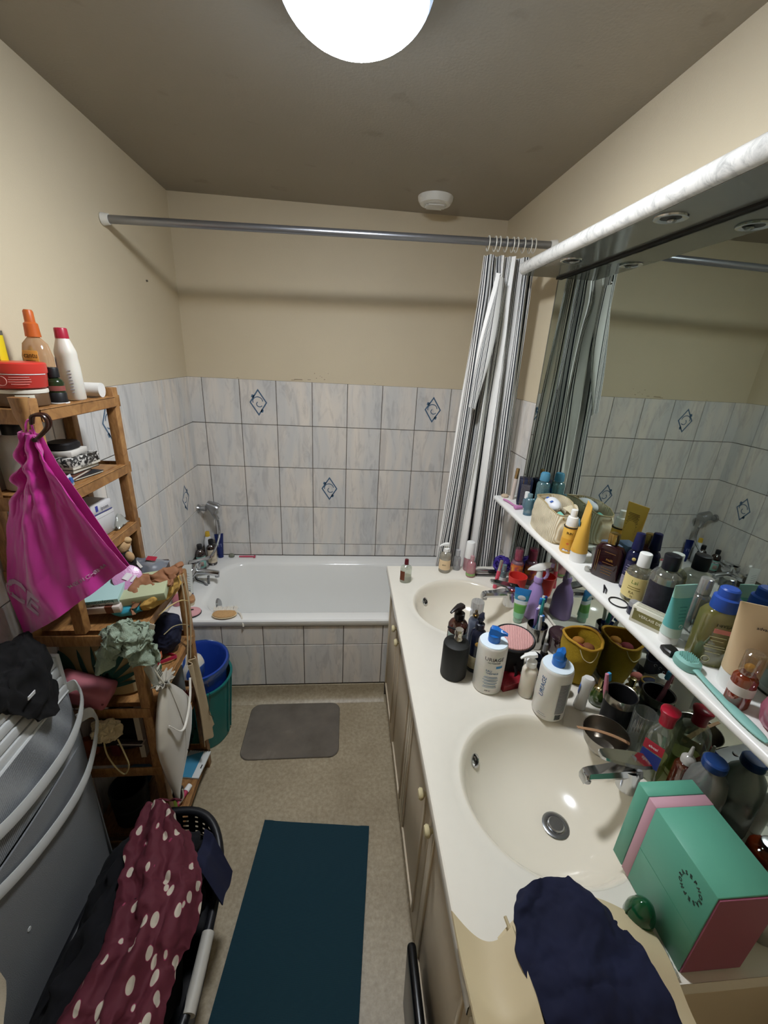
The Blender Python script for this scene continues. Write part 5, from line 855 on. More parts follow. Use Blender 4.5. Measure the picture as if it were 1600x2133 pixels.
# ---------------------------------------------------------------- step shelf
A4 = .9665
t = thing('plush_toy', 'beige and black plush animal on the step shelf behind the satin bag', 'plush', (.148, -1.160, A4)); part('body', blob(.050, .046, .072, 4, .12, 45, 3), M('#15120F', .95, bump=1., bs=400), t, (-.004, -.02, .071)); part('head', blob(.032, .030, .026, 4, .15, 50, 5), M('#B4946C', .9, var=.35, vs=45, bump=.8, bs=400), t, (.002, -.012, .150)); part('ear', blob(.014, .012, .010, 3, .1, 50), M('#C2A478', .9), t, (.026, -.010, .168)); part('ear', blob(.012, .012, .010, 3, .1, 50), M('#5A3A22', .9), t, (-.014, .004, .170)); part('paw', blob(.014, .012, .018, 3, .1, 50), M('#B4946C', .9), t, (.036, -.030, .118))
t = thing('cosmetic_box', 'teal and white carton with upside down lettering on the step shelf', 'box', (.176, -1.330, A4+.062), 0, None, (.25, -.06, .12)); part('carton', box(.100, .090, .024, .001, 1), M('#C4CBC6', .5), t); part('teal_band', box(.1005, .0905, .011), M('#A9CBC8', .5), t, (0, 0, .0135)); say_flat(t, 'bodyminute', .017, M('#2A6A6A', .5), (0, -.0457, .0175), (1.57, 0, 0), roll=pi, sx=.95); part('small_print', join([(box(.030*k, .0005, .0024), T_(-.03+.02*i, -.0457, .004+.003*(i % 2))) for i, k in enumerate((1, .6, .9))], False), M('#5A4A44', .5), t)
t = thing('cosmetic_box', 'white and brown carton under the teal one on the step shelf', 'box', (.186, -1.348, A4+.036), 0, None, (.20, -.05, .05)); part('carton', box(.095, .060, .024, .001, 1), M('#C9BDB4', .5), t); part('brown_band', box(.020, .0604, .0244), M('#6A3A2C', .5), t, (.018, 0, 0))
t = thing('pale_tray', 'long pale green box lid lying slanted across the step shelf', 'tray', (.232, -1.300, A4+.052), 0, None, (.14, -.08, .20)); part('lid', boxmm((-.105, -.060, 0), (.105, .060, .026), .0015), M('#A9B08E', .6), t)
t = thing('turquoise_cloth', 'turquoise cloth hanging from under the pale green lid', 'cloth', (.222, -1.352, A4+.008)); part('cloth', sheet(18, 8, lambda u, v: (-.055+.115*u, .004*math.sin(u*9)-.012*math.sin(pi*v), .034-.032*v*(.6+.5*math.sin(pi*u))+.004*nz(u*6, v*3, 2)), .0018), M('#3AA0B8', .7), t)
t = thing('teal_cloth', 'dark teal ribbed cloth stuffed next to the turquoise one', 'cloth', (.285, -1.275, A4)); part('cloth', blob(.020, .050, .022, 3, .15, 60, 3), M('#1E5E62', .85, bump=.8, bs=150), t, (0, 0, .0225))
t = thing('mustard_pouch', 'mustard cloth pouch sagging over the front of the step shelf', 'pouch', (.290, -1.265, A4)); part('cloth', rumple(blob(.048, .100, .036, 5, .12, 20, 4), .012, 22, 3, 3), M('#B8924A', .85, bump=.5, bs=120), t, (.006, .005, .041)); part('string', tube(curve([(.020, -.060, -.012), (.038, -.010, -.010), (.046, .050, -.030), (.052, .085, -.055)], 6), .0018, 6), M('#C9B27A', .7), t)
t = thing('hair_disc', 'round pink glittery hair disc leaning on the pile', 'hair disc', (.222, -1.290, A4+.098), 0, None, (.75, .45, .1)); part('disc', lathe([(.030, 0), (.037, .002), (.039, .006), (.034, .008), (0, .0085)], 30), M('#C28FB8', .25, coat=.4, bump=.5, bs=180), t); part('sticker', sheet(8, 6, lambda u, v: (-.012+.030*u+.004*v, -.010+.022*v, .010+.002*math.sin(u*7)), .0006), M('#D8D5D8', .5), t)
t = thing('clear_sachet', 'shiny clear sachet with red and blue print behind the pink disc', 'sachet', (.222, -1.165, A4+.0705), 0, None, (.3, 0, -.2)); part('film', sheet(16, 12, lambda u, v: (-.060+.120*u, -.035+.070*v, .016*math.sin(pi*u)*math.sin(pi*v)+.006*nz(u*5, v*4, 1)), .001), GL('#9AA2AE', .55, .3, .2), t); part('red_mark', box(.034, .016, .001), M('#A83044', .4), t, (.010, .018, .020), (.2, 0, 0)); part('white_strip', box(.050, .008, .001), M('#D8D4CC', .4), t, (-.020, -.010, .0175), (.1, 0, -.6))
t = thing('dark_carton', 'plain dark carton under the clear sachet', 'box', (.215, -1.150, A4), .1); part('carton', box(.11, .085, .066, .002, 1), M('#4A3E3A', .6), t)
def sock(u, v):
    x = -.050+.125*u; w_ = .026+.012*math.sin(pi*u*1.3)
    return (x+.010*math.sin(v*5), (v-.5)*2*w_+.012*math.sin(u*6), .022*math.sin(pi*v)+.010*math.sin(u*9+v*3)*.6-.055*max(0, .35-u)**1.2*3)
t = thing('brown_tights', 'crumpled brown nylon tights draped over the pale green lid', 'tights', (.280, -1.300, A4+.080), 0, None, (0, -.10, .95)); t.scale = (1.35, 1.35, 1.1); part('cloth', rumple(sheet(60, 40, sock, .004), .016, 24, 2, 3), M('#8A5E40', .75, var=.15, vs=40), t)
# ---------------------------------------------------------------- pink satin bag on the peg
m_satin = M('#C42596', .24, sheen=.6, coat=.15, var=.05, vs=8)
t = thing('satin_bag', 'bright pink satin drawstring bag with white lettering hanging from the rack', 'bag', (0, 0, 0))
def bagf(u, v):
    P = lambda a, b, k: a+(b-a)*k
    k = v; top = Vector((.163+.026*u, 0, 1.535-.010*u))
    left = [(.163, 1.535), (.128, 1.42), (.080, 1.310), (.030, 1.125), (.036, .985)]; right = [(.189, 1.525), (.208, 1.46), (.250, 1.365), (.292, 1.265), (.325, 1.195)]
    i = min(3, int(k*4)); f = k*4-i
    lx, lz = P(left[i][0], left[i+1][0], f), P(left[i][1], left[i+1][1], f); rx, rz = P(right[i][0], right[i+1][0], f), P(right[i][1], right[i+1][1], f)
    x, z = P(lx, rx, u), P(lz, rz, u); gather = math.exp(-((k-.22)/.16)**2)
    ridge = math.exp(-((u-(.30+.16*k))/.09)**2)*max(0, k-.25)*.055
    y = RN-.042-ridge-.026*math.sin(pi*u)*min(1, k*2.2)-.016*math.sin(u*14+k*3)*(1-k)**.6*.8-.016*math.sin(u*15-k*2.4)*k*(.4+.6*u)-.008*math.sin(u*31+k*4)*(.3+.7*k)*u+.005*nz(u*9, k*12, 2)*(1-k)-.006*abs(nz(u*16+k*5, k*9, 4))*(1.3-k)
    x += .010*gather*math.sin(k*46+u*3)*(1-u)**1.5; y -= .006*gather*math.sin(k*60+u*5)*(1-u)
    return (x, y, z)
part('satin', sheet(70, 80, bagf, .003), m_satin, t); part('satin_back', sheet(20, 20, lambda u, v: (lambda p: (p[0], RN-.026+.004*math.sin(u*6), p[2]))(bagf(u, v)), .0015), m_satin, t); part('drawstring', tube(curve([(.166, RN-.040, 1.525), (.168, RN-.036, 1.550), (.176, RN-.034, 1.556), (.184, RN-.040, 1.522)], 4), .0025, 6), m_satin, t)
import numpy as np
BAGP = np.array([bagf(i/60, j/80) for i in range(61) for j in range(81)])
def on_bag(me, loc, ang):
    for v in me.vertices:
        x, z = v.co.x*math.cos(ang)-v.co.y*math.sin(ang)+loc[0], v.co.x*math.sin(ang)+v.co.y*math.cos(ang)+loc[1]
        d = (BAGP[:, 0]-x)**2+(BAGP[:, 2]-z)**2; near = BAGP[d < max(.00012, d.min()*1.01)]
        v.co = (x, float(near[:, 1].min())-.0015-abs(v.co.z), z)
    return me
part('lettering', on_bag(txt('CE', .088, ext=.0002, bold=.0022), (.078, 1.125), -.42), M('#E6C9DC', .5), t); part('lettering', on_bag(txt('MADE IN CHINA', .0125, ext=.0001, bold=.0003), (.238, 1.180), .53), M('#E6C9DC', .5), t)
# ---------------------------------------------------------------- shelf below the step
A5 = .7015
m_beige = M('#A89570', .85)
t = thing('palm_bag', 'beige cloth bag printed with dark green palm leaves on the rack', 'bag', (.135, -1.352, A5)); part('cloth', loft([(0, .095, .030, 3.5), (.01, .108, .036, 3.5), (.12, .110, .034, 3.2), (.20, .104, .020, 3), (.215, .098, .008, 3)], 40), m_beige, t)
lf = []
for i, (bx, bz, an, L, wd) in enumerate([(.005, .06, 1.62, .13, .006), (.005, .06, 1.40, .14, .008), (.01, .05, 1.15, .155, .010), (.01, .05, .95, .16, .010), (.015, .045, .74, .15, .009), (.02, .04, .52, .13, .008), (.02, .035, .30, .11, .007), (-.06, .08, 1.9, .10, .020), (-.02, .06, 1.75, .12, .007)]):
    dx, dz = math.cos(an), math.sin(an); V = []
    for k in range(7):
        f = k/6; w_ = wd*math.sin(pi*(.08+.92*f))**.7*(1 if k < 6 else 0.05); px, pz = bx+dx*L*f, bz+dz*L*f
        V += [(px-dz*w_, -.0385+.010*max(0, pz-.12)/.08, pz+dx*w_), (px+dz*w_, -.0385+.010*max(0, pz-.12)/.08, pz-dx*w_)]
    lf.append((mesh(V, [(2*k, 2*k+2, 2*k+3, 2*k+1) for k in range(6)]), T_()))
part('leaf_print', join(lf, False), M('#1E4A44', .8), t, label='dark green palm leaf print')
t = thing('pink_case', 'dusty pink soft case sticking out of the rack beside the hamper', 'case', (.112, -1.430, .748), 0, None, (.10, .42, .06)); part('shell', box(.150, .075, .058, .012, 3), M('#A8606A', .6), t); part('stud', lathe([(.004, 0), (.003, .002)], 10), M('#6A2A30', .4), t, (.066, -.0378, .035), (1.57, 0, 0))
t = thing('bath_sponge', 'cream fluffy sponge with hanging loop on the side of the rack', 'sponge', (.188, -1.478, .662)); part('fluff', rumple(blob(.040, .026, .034, 5, .28, 55, 4), .008, 60, 1), M('#BCAA86', .95, bump=.8, bs=250), t); part('loop', tube(curve([(-.010, -.006, -.030), (-.006, -.012, -.080), (.010, -.014, -.130), (.030, -.012, -.165), (.048, -.012, -.130), (.042, -.010, -.080), (.030, -.006, -.028)], 6), .0022, 6), M('#B9A878', .8), t)
t = thing('navy_pouch', 'navy drawstring pouch on the shelf under the step', 'pouch', (.250, -1.170, A5)); part('cloth', rumple(blob(.046, .062, .070, 5, .10, 22, 6, -.066), .010, 22, 7), M('#151A34', .85), t, (0, 0, .0690)); part('cord', tube(curve([(.020, -.060, .110), (.040, -.030, .120), (.056, .010, .100), (.062, .045, .070)], 5), .0016, 6), M('#C2B288', .7), t); part('cord_stop', blob(.005, .005, .006, 2), SILV, t, (.062, .046, .066))
t = thing('pink_strap', 'crimson elastic strap lying on the shelf under the step', 'strap', (.262, -1.205, A5)); part('band', sheet(24, 2, lambda u, v: (-.015+.050*math.sin(u*5.2), -.050+.105*u, .004+.012*v+.006*math.sin(u*9)), .002), M('#B8284E', .6), t)
single('blender_sponge', blob(.014, .014, .017, 3), M('#CFA08C', .7), 'small peach makeup sponge on the shelf under the step', 'sponge', (.288, -1.330, A5+.0172))
t = thing('pale_book', 'cream hardback standing upright at the front of the rack', 'book', (.232, -1.395, A5-.240), .05); part('pages', box(.016, .022, .19), M('#BDB3A2', .7), t); 
# ---------------------------------------------------------------- shelf at knee height
A6 = .4565
t = thing('black_bag', 'black soft bag on the knee-high rack shelf', 'bag', (.150, -1.315, A6)); part('cloth', blob(.105, .075, .060, 4, .15, 18, 9, -.040), M('#121113', .85), t, (0, 0, .0425))
t = thing('blue_pack', 'blue detergent pack standing at the front of the knee-high shelf', 'packet', (.262, -1.345, A6), .1); part('pack', box(.040, .055, .110, .006, 2), M('#1F3C96', .4), t); part('badge', lathe([(.009, 0), (.007, .0008)], 14), M('#D8D8E0', .5), t, (.008, -.0283, .055), (1.57, 0, 0)); part('red_dot', lathe([(.004, 0), (.003, .001)], 12), M('#B02A34', .5), t, (.008, -.0288, .055), (1.57, 0, 0))
t = thing('wooden_block', 'small wooden massage block above the blue pack', 'block', (.262, -1.345, A6+.1108), .1); part('block', box(.036, .050, .045, .012, 3), M('#A87B50', .6), t); part('groove', box(.0365, .004, .030), M('#6A4426', .7), t, (0, -.006, .006))
t = thing('hair_brush', 'red-bristled hair brush on the knee-high rack shelf', 'brush', (.272, -1.170, A6), .0); part('head', box(.036, .060, .014, .005), M('#3A1A1C', .5), t); part('bristles', join([(lathe([(.0022, 0), (.0014, .022)], 6), T_(-.013+.0052*i, -.024+.0068*j, .013, 0, .15*(i-2), 0)) for i in range(6) for j in range(8)]), M('#B01E34', .5), t)
t = thing('wooden_comb', 'dark wide-tooth comb leaning at the front of the knee-high shelf', 'comb', (.272, -1.255, A6), .0); part('spine', box(.012, .060, .012, .004), M('#5A3A22', .5), t, (0, 0, .085)); part('teeth', join([(box(.006, .004, .086, .001, 1), T_(0, -.027+.0077*i, 0)) for i in range(8)], False), M('#5A3A22', .5), t)
t = thing('grey_bottle', 'grey green bottle at the far end of the knee-high shelf', 'bottle', (.238, -1.122, A6)); part('body', loft([(0, .024, .020, 2.4), (.12, .024, .020, 2.4), (.150, .012, .012, 2)], 20), M('#8A9494', .5), t); cap(t, .012, .150, .026, M('#D0D2D0', .5)); t.name = 'shampoo_bottle'
t = thing('flat_iron', 'dark hair tool with white stripe across the knee-high shelf', 'hair tool', (.165, -1.405, A6+.062), -.05); part('body', box(.150, .018, .018, .004), M('#2A2022', .5), t); part('stripe', box(.080, .0186, .004), M('#BDB2A6', .5), t, (.040, 0, .010)); part('grip', box(.030, .022, .050, .006), M('#5A1A20', .6), t, (-.012, 0, -.040))
# ---------------------------------------------------------------- bottom shelf
A7 = .1065
t = thing('black_pot', 'black cylindrical pot in the dark bottom of the rack', 'pot', (.120, -1.345, A7)); part('wall', lathe([(.050, 0), (.055, .004), (.060, .150), (.055, .150), (.050, .012)], 32, ct=True), M('#1A1B1E', .5), t); part('band', lathe([(.0605, 0), (.061, .006)], 32, ct=False, cb=False), M('#3A3B3E', .4), t, (0, 0, .080))
t = thing('blue_cloth', 'folded slate blue cloth on the bottom rack shelf', 'cloth', (.082, -1.230, A7)); part('fold', blob(.055, .060, .035, 3, .12, 30, 13, -.03), M('#3A5468', .9), t, (0, 0, .0335))
t = thing('green_pack', 'lime green packet at the front of the bottom rack shelf', 'packet', (.245, -1.375, A7), .3); part('pack', blob(.042, .022, .060, 3, .12, 40, 3), M('#7E9A2C', .45), t, (0, 0, .060)); part('white_top', blob(.018, .016, .020, 3, .1), M('#C9CBC4', .5), t, (.016, 0, .130))
t = thing('binder', 'pale grey file standing in the bottom of the rack', 'file', (.200, -1.255, A7), .0); part('cover', box(.016, .09, .20, .001, 1), M('#8F8A86', .6), t); part('spine_label', box(.010, .0006, .06), M('#C9C5BC', .6), t, (0, -.0453, .10))
t = thing('binder', 'black file standing next to the pale grey file in the rack', 'file', (.218, -1.255, A7), .0); part('cover', box(.014, .09, .20, .001, 1), M('#1C1C20', .6), t); part('spine_label', box(.009, .0006, .05), M('#55555A', .6), t, (0, -.0453, .11))
t = thing('small_bottle', 'dark bottle with pale strap at the front of the bottom shelf', 'bottle', (.262, -1.300, A7)); part('body', loft([(0, .018, .018, 2), (.05, .020, .020, 2), (.07, .010, .010, 2)], 18), M('#2A2622', .4), t); part('strap', tube(curve([(-.012, -.022, .03), (.005, -.030, .012), (.024, -.018, .03), (.020, -.005, .06)], 4), .003, 6), M('#B9B29E', .7), t)
t = thing('spiral_notebook', 'blue and white spiral notebook lying at the front of the bottom shelf', 'notebook', (.270, -1.160, A7), -.10); part('pages', box(.090, .120, .008, .0005, 1), M('#CFD2D0', .6), t); part('cover', sheet(10, 10, lambda u, v: (-.045+.062*u, -.060+.118*v*(.75+.25*u), .0090+.001*math.sin(u*4)), .0008), M('#3F86A8', .5), t); part('spiral', join([(tube([(0, .006*math.cos(a), .005+.007*math.sin(a)) for a in [2*pi*i/12 for i in range(12)]], .0010, 5, True), T_(-.030+.0085*k, .061, 0)) for k in range(9)]), M('#2A2A2E', .3, .8), t); part('clasp', box(.004, .016, .0012), K, t, (.036, -.012, .0085))
t = thing('cream_tube', 'pink and white cream tube lying at the front of the bottom shelf', 'tube', (.275, -1.300, A7+.011), -.25); part('tube', tube([(0, -.055, 0), (0, .020, 0)], [.006, .010], 12), M('#B83A5C', .45), t); part('cap', tube([(0, .020, 0), (0, .046, 0)], [.0115, .0105], 14), WH, t)
# ---------------------------------------------------------------- hanging on the front of the rack
def towelf(u, v):
    r = v; a = -2.6+4.0*u; x = .070*r*math.cos(a)*(1.25)+.02*r*nz(u*6, v*2, 1); y = -.045*r*abs(math.sin(a))-.018*math.sin(u*22)*r
    z = .010-.105*r**1.4*(.75+.35*math.sin(u*9+1))+.022*(1-r)
    return (x, y, z)
t = thing('wash_cloth', 'sage green terry wash cloth draped over the corner of the rack', 'cloth', (.275, RN-.016, .992)); m_ter = M('#8C9A88', .95, var=.15, vs=60, bump=1., bs=320); part('terry', rumple(sheet(90, 40, towelf, .005), .016, 24, 6, 4), m_ter, t); part('crown', rumple(blob(.062, .036, .034, 5, .2, 40, 2), .020, 30, 3, 4), m_ter, t, (.008, -.014, -.012)); part('tag', box(.014, .001, .018), M('#D6D4CC', .6), t, (.075, -.010, .004), (0, .3, 0))
t = thing('plastic_bag', 'clear plastic bag with printed label hanging under the wash cloth', 'bag', (.317, -1.425, .775)); part('film', sheet(14, 14, lambda u, v: (.006*math.sin(u*5)+.010*v, -.014+.028*u+(-.045+.110*u)*(1-v)*.6, -.010+.110*(1-v)), .0006), GL('#C6CABC', .35, .3, .2), t); part('label', sheet(4, 4, lambda u, v: (.012, .005+.025*u, .015+.045*v), .0006), M('#D2D2C4', .5), t); part('orange_mark', sheet(2, 2, lambda u, v: (.0135, .030+.014*u, .070+.022*v), .0006), M('#C8663A', .5), t); part('green_mark', sheet(2, 2, lambda u, v: (.0135, .022+.010*u, .040+.014*v), .0006), M('#3A6A44', .5), t); part('label_print', join([(box(.0006, .004, .0045), T_(.0132, .008+.006*i, .020+.009*j)) for i in range(4) for j in range(4)], False), M('#4A4A40', .6), t)
def velu(u, v):
    k = v; w0 = [.014, .052, .085, .108, .112, .098, .070, .030, .003]; c0 = [-1.412, -1.408, -1.402, -1.394, -1.385, -1.390, -1.408, -1.435, -1.452]
    i = min(7, int(k*8)); f = k*8-i; w_ = w0[i]+(w0[i+1]-w0[i])*f; c = c0[i]+(c0[i+1]-c0[i])*f
    a = 2*pi*u; th = (.010+.022*math.sin(pi*min(1, k*1.05)))*(1-.4*k)
    return (.338+th*math.cos(a)*(1+.15*math.sin(u*24)*(1-k)), c+w_*math.sin(a), .765-.440*k)
m_sat2 = M('#BFB9AC', .35, sheen=.3, var=.05, vs=15)
t = thing('satin_pouch', 'white satin drawstring pouch with black lettering hanging on the rack front', 'pouch', (0, 0, 0)); part('satin', sheet(56, 40, velu, .002), m_sat2, t); part('ruffle', sheet(40, 5, lambda u, v: (.338+(.010+.016*v)*math.cos(2*pi*u)*(1+.25*math.sin(u*70)), -1.412+(.014+.026*v)*math.sin(2*pi*u)*(1+.25*math.sin(u*70)), .765+.026*v), .0012), m_sat2, t); part('ribbon', tube(curve([(.362, -1.470, .665), (.378, -1.440, .610), (.378, -1.400, .600), (.374, -1.340, .640), (.366, -1.300, .690)], 6), .0035, 6, flat=.4), M('#D6D2C8', .4), t); part('cord', tube(curve([(.338, -1.412, .770), (.325, -1.425, .83), (.312, -1.432, .90), (.300, -1.438, .94)], 5), .0025, 6), M('#C9C4B4', .6), t)
me = txt('VELUX', .030, ext=.0002, bold=.0005)
for v in me.vertices: v.co = (.366-abs(v.co.z)+.0022, -1.355+v.co.x*.95, .478+v.co.y+.25*v.co.x)
part('lettering', me, M('#2A2A2C', .6), t)
t = thing('cotton_tote', 'natural cotton tote with line drawing hanging at the far front of the rack', 'tote', (0, 0, 0)); m_cot = M('#B9A687', .9, bump=.4, bs=300)
def totef(u, v):
    k = v; y0 = -1.185+.02*k; y1 = -1.135+.105*k**.8
    return (.312+.012*math.sin(u*9+k*3)*(1-.3*k)+.010*k, y0+(y1-y0)*u, .640-.430*k-.035*u*k+.01*math.sin(u*8)*k)
part('cloth', sheet(26, 24, totef, .003), m_cot, t); part('strap', sheet(3, 26, lambda u, v: (.309+.006*math.sin(v*3)+.0*u, -1.128-.010*u-.045*v**2, .985-.345*v), .0022), m_cot, t); part('strap', sheet(3, 26, lambda u, v: (.315+.008*math.sin(v*4), -1.118-.010*u-.020*v**2, .985-.345*v), .0022), m_cot, t)
part('line_drawing', join([(tube([(.3345+.004*f, -1.095+.020*math.sin(2.2*f*pi+k)*.8, .43-.14*f-.02*k) for f in [i/10 for i in range(11)]], .0010, 5), T_()) for k in range(2)]+[(tube([(.337, -1.082+.010*math.cos(a), .46+.012*math.sin(a)) for a in [i*.6 for i in range(9)]], .0010, 5), T_())]), M('#3A342C', .7), t, label='black line drawing')
# ================================================================ BINS BESIDE THE RACK
BX, BY = .222, -.898
t = thing('teal_bin', 'teal plastic bin on the floor between the rack and the bath', 'bin', (BX, BY, 0)); part('wall', lathe([(.108, .001), (.114, .004), (.142, .330), (.148, .332), (.148, .340), (.138, .340), (.109, .012)], 48, ct=True), M('#1E6E6A', .4), t); [part('rib', tube([(.118*math.cos(a), .118*math.sin(a), .02), (.143*math.cos(a), .143*math.sin(a), .325)], .0035, 6), M('#1E6E6A', .4), t) for a in (-.2, .1, -1.4, -1.1, 2.5)]
t = thing('blue_bin', 'round blue plastic bin standing inside the teal one', 'bin', (BX, BY, .0135)); part('wall', lathe([(.090, 0), (.095, .004), (.128, .395), (.136, .398), (.137, .408), (.128, .410), (.122, .400), (.090, .012)], 48, ct=True), M('#1F3F9A', .35), t); part('liner', lathe([(.130, .404), (.139, .411), (.141, .398), (.138, .380)], 40, ct=False, cb=False), GL('#2A5AA0', .7, .15), t, label='blue bin liner rim')
t = thing('paper_pack', 'crumpled white and blue packet sticking out of the blue bin', 'packet', (BX-.020, BY-.045, .405)); part('wrap', blob(.070, .060, .105, 3, .16, 20, 7), ramp_mat('pack_print', lambda nt: (lambda tc, n: (nt.links.new(tc.outputs['Object'], n.inputs['Vector']), n.outputs['Fac'])[1])(N(nt, 'TexCoord'), N(nt, 'TexWave', Scale=9., Distortion=6.)), [(.0, '#2A4A8C'), (.30, '#3A5A9A'), (.36, '#C4C8CC'), (.75, '#CFC7B4'), (1, '#D0CFCB')], .5), t)
# ================================================================ HAMPER
HX, HY0, HY1, HZ = .132, -1.505, -2.06, .955
hm = thing('laundry_hamper', 'grey fabric laundry hamper with white slatted rim and mesh sides', 'hamper', (0, 0, 0))
m_mesh = ramp_mat('grey_mesh', lambda nt: (lambda tc, n: (nt.links.new(tc.outputs['Object'], n.inputs['Vector']), n.outputs['Distance'])[1])(N(nt, 'TexCoord'), N(nt, 'TexVoronoi', Scale=260., Randomness=.1)), [(.25, '#4E5257'), (.5, '#8D9195'), (.8, '#A4A8AC')], .8)
m_hf = M('#7D8084', .85, bump=.5, bs=500)
def hside(z0, z1, x0, x1, bul): return sheet(24, 8, lambda u, v: (x0+(x1-x0)*v+bul*math.sin(pi*u)*(1-.3*v), HY0+(HY1-HY0)*u, z1+(z0-z1)*v), .004)
part('mesh_panel', hside(.66, .838, HX, HX+.006, .012), m_mesh, hm); part('fabric_panel', hside(.03, .662, HX+.006, HX-.01, .018), m_hf, hm)
part('end_panel', boxmm((.012, HY0-.004, .03), (HX+.002, HY0+.001, .838), .001), m_hf, hm); part('end_panel', boxmm((.012, HY1-.001, .03), (HX+.002, HY1+.004, .838), .001), m_hf, hm); part('wall_panel', boxmm((.010, HY1, .03), (.015, HY0, HZ), .001), m_hf, hm); part('bottom', boxmm((.012, HY1, .002), (HX-.002, HY0, .03), .002), m_hf, hm)
m_hw = M('#C9CCCC', .45)
for k in range(4): part('slat', boxmm((HX-.006-.002*k, HY1, .838+.030*k), (HX+.004-.002*k, HY0, .864+.030*k), .002), m_hw, hm)
for y in (HY0, HY1): part('rim_end', boxmm((.010, y-.006, .838), (HX+.003, y+.006, HZ+.004), .002), m_hw, hm)
part('piping', tube([(HX+.002, HY0, .840), (HX+.008, (HY0+HY1)/2, .838), (HX+.002, HY1, .840)], .004, 6), m_hw, hm)
def strap(pts, wd):
    P = curve(pts, 6); n = len(P)-1
    return sheet(n, 2, lambda u, v: (lambda p: (p.x+.004*math.sin(pi*v), p.y, p.z+wd*(.5-v)))(P[int(round(u*n))]), .003)
part('handle', strap([(HX-.004, -1.503, .845), (HX+.022, -1.494, .848), (HX+.036, -1.512, .800), (HX+.034, -1.56, .745), (HX+.032, -1.64, .725), (HX+.030, -1.78, .740), (HX+.026, -1.92, .80), (HX+.006, -1.97, .86)], .034), m_hw, hm, label='white webbing handle')
part('handle', strap([(HX+.002, -1.503, .735), (HX+.030, -1.478, .735), (HX+.044, -1.492, .690), (HX+.040, -1.56, .600), (HX+.036, -1.66, .580), (HX+.034, -1.80, .610), (HX+.030, -1.94, .68), (HX+.006, -1.99, .73)], .034), m_hw, hm, label='white webbing handle')
part('stud', lathe([(.006, 0), (.005, .003)], 12), m_hw, hm, (HX+.014, -1.815, .42), (0, pi/2, 0))
def blk(u, v):
    x = .020+.175*v; over = max(0, v-.62)
    return (min(x, .146)+.012*math.sin(u*7)*v+(.010*over), -1.530-.240*u+.02*math.sin(v*5), HZ+.040+.022*math.sin(u*8+v*3)*.6+.030*math.sin(pi*min(1, v*1.4))-.32*over*(.55+.5*math.sin(u*5+.6)))
t = thing('black_clothes', 'black garment thrown over the rim of the hamper', 'clothes', (0, 0, 0)); part('cloth', rumple(sheet(50, 40, blk, .006), .016, 18, 4), M('#060608', .95), t); part('tag', box(.002, .022, .010), M('#D8DADC', .5), t, (.160, -1.640, .952), (0, .2, 0))
# ================================================================ LAUNDRY BASKET WITH CLOTHES
LXc, LYc = .352, -1.790
lb = thing('laundry_basket', 'black plastic laundry basket with perforated ends on the floor', 'basket', (LXc, LYc, 0))
m_bk = M('#15161B', .4)
def oval(a, b, z, n=56, p=2.7): return [(x, y, z) for x, y in sup(a, b, p, n)]
part('wall', rings([oval(.136, .270, .002), oval(.141, .275, .010), oval(.161, .312, .195), oval(.155, .306, .195), oval(.134, .268, .014)], True, True), m_bk, lb)
part('rim', tube([(x, y, .250+.040*max(0, abs(y)/.325-.62)*2.2) for x, y, z in oval(.173, .325, 0, 64)], .013, 10, True), m_bk, lb)
# perforated far end between wall and rim
V, F = [], []; nA, nR = 40, 12
def endp(i, j): 
    a = pi*(.5+.62*(i/nA-.5)); k = j/nR; c, s = math.cos(a), math.sin(a); ax, by = .162+.010*k, .313+.011*k; p = 2.7
    return (ax*math.copysign(abs(c)**(2/p), c), by*abs(s)**(2/p), .193+.075*k)
for i in range(nA+1):
    for j in range(nR+1): V.append(endp(i, j))
for i in range(nA):
    for j in range(nR):
        if i % 3 == 1 and j % 3 == 1: continue
        F.append((i*(nR+1)+j, (i+1)*(nR+1)+j, (i+1)*(nR+1)+j+1, i*(nR+1)+j+1))
part('perforated_end', mesh(V, F), m_bk, lb)
part('grip', tube([(.1745, .02, .250), (.1755, -.06, .250), (.1745, -.13, .250)], .0165, 12), M('#B9B6AE', .5), lb, label='pale grip on the rim')
random.seed(3)
def heap(sx, sy, h, sd, base): 
    return sheet(46, 56, lambda u, v: (sx*(2*u-1)*(1-.10*(2*v-1)**2), sy*(2*v-1), base+h*(max(0, (1-(2*u-1)**2)*(1-(2*v-1)**4)))**.5+.016*nz(u*7, v*11, sd)+.010*math.sin(u*16+3*math.sin(v*7))), .006)
t = thing('navy_laundry', 'heap of dark navy clothes filling the laundry basket', 'clothes', (LXc-.030, LYc, 0)); part('cloth', rumple(heap(.150, .285, .215, 5, .185), .022, 12, 5), M('#06070E', .95), t); part('sleeve', sheet(20, 14, lambda u, v: (.150+.085*u, .110+.095*v-.05*u, .372+.010*math.sin(v*7)-.13*max(0, u-.35)*(1+.4*v)), .005), M('#131833', .9), t)
dots = ramp_mat('burgundy_dots', lambda nt: (lambda tc, mp, n: (nt.links.new(tc.outputs['Object'], mp.inputs[0]), nt.links.new(mp.outputs[0], n.inputs['Vector']), n.outputs['Distance'])[2])(N(nt, 'TexCoord'), N(nt, 'Mapping', Scale=(1.25, .70, .8)), N(nt, 'TexVoronoi', Scale=27., Randomness=1.)), [(0, '#BDB4A4'), (.275, '#B9B0A0'), (.28, '#8E2C50'), (.30, '#561828'), (1, '#4E1422')], .8, 'CONSTANT')
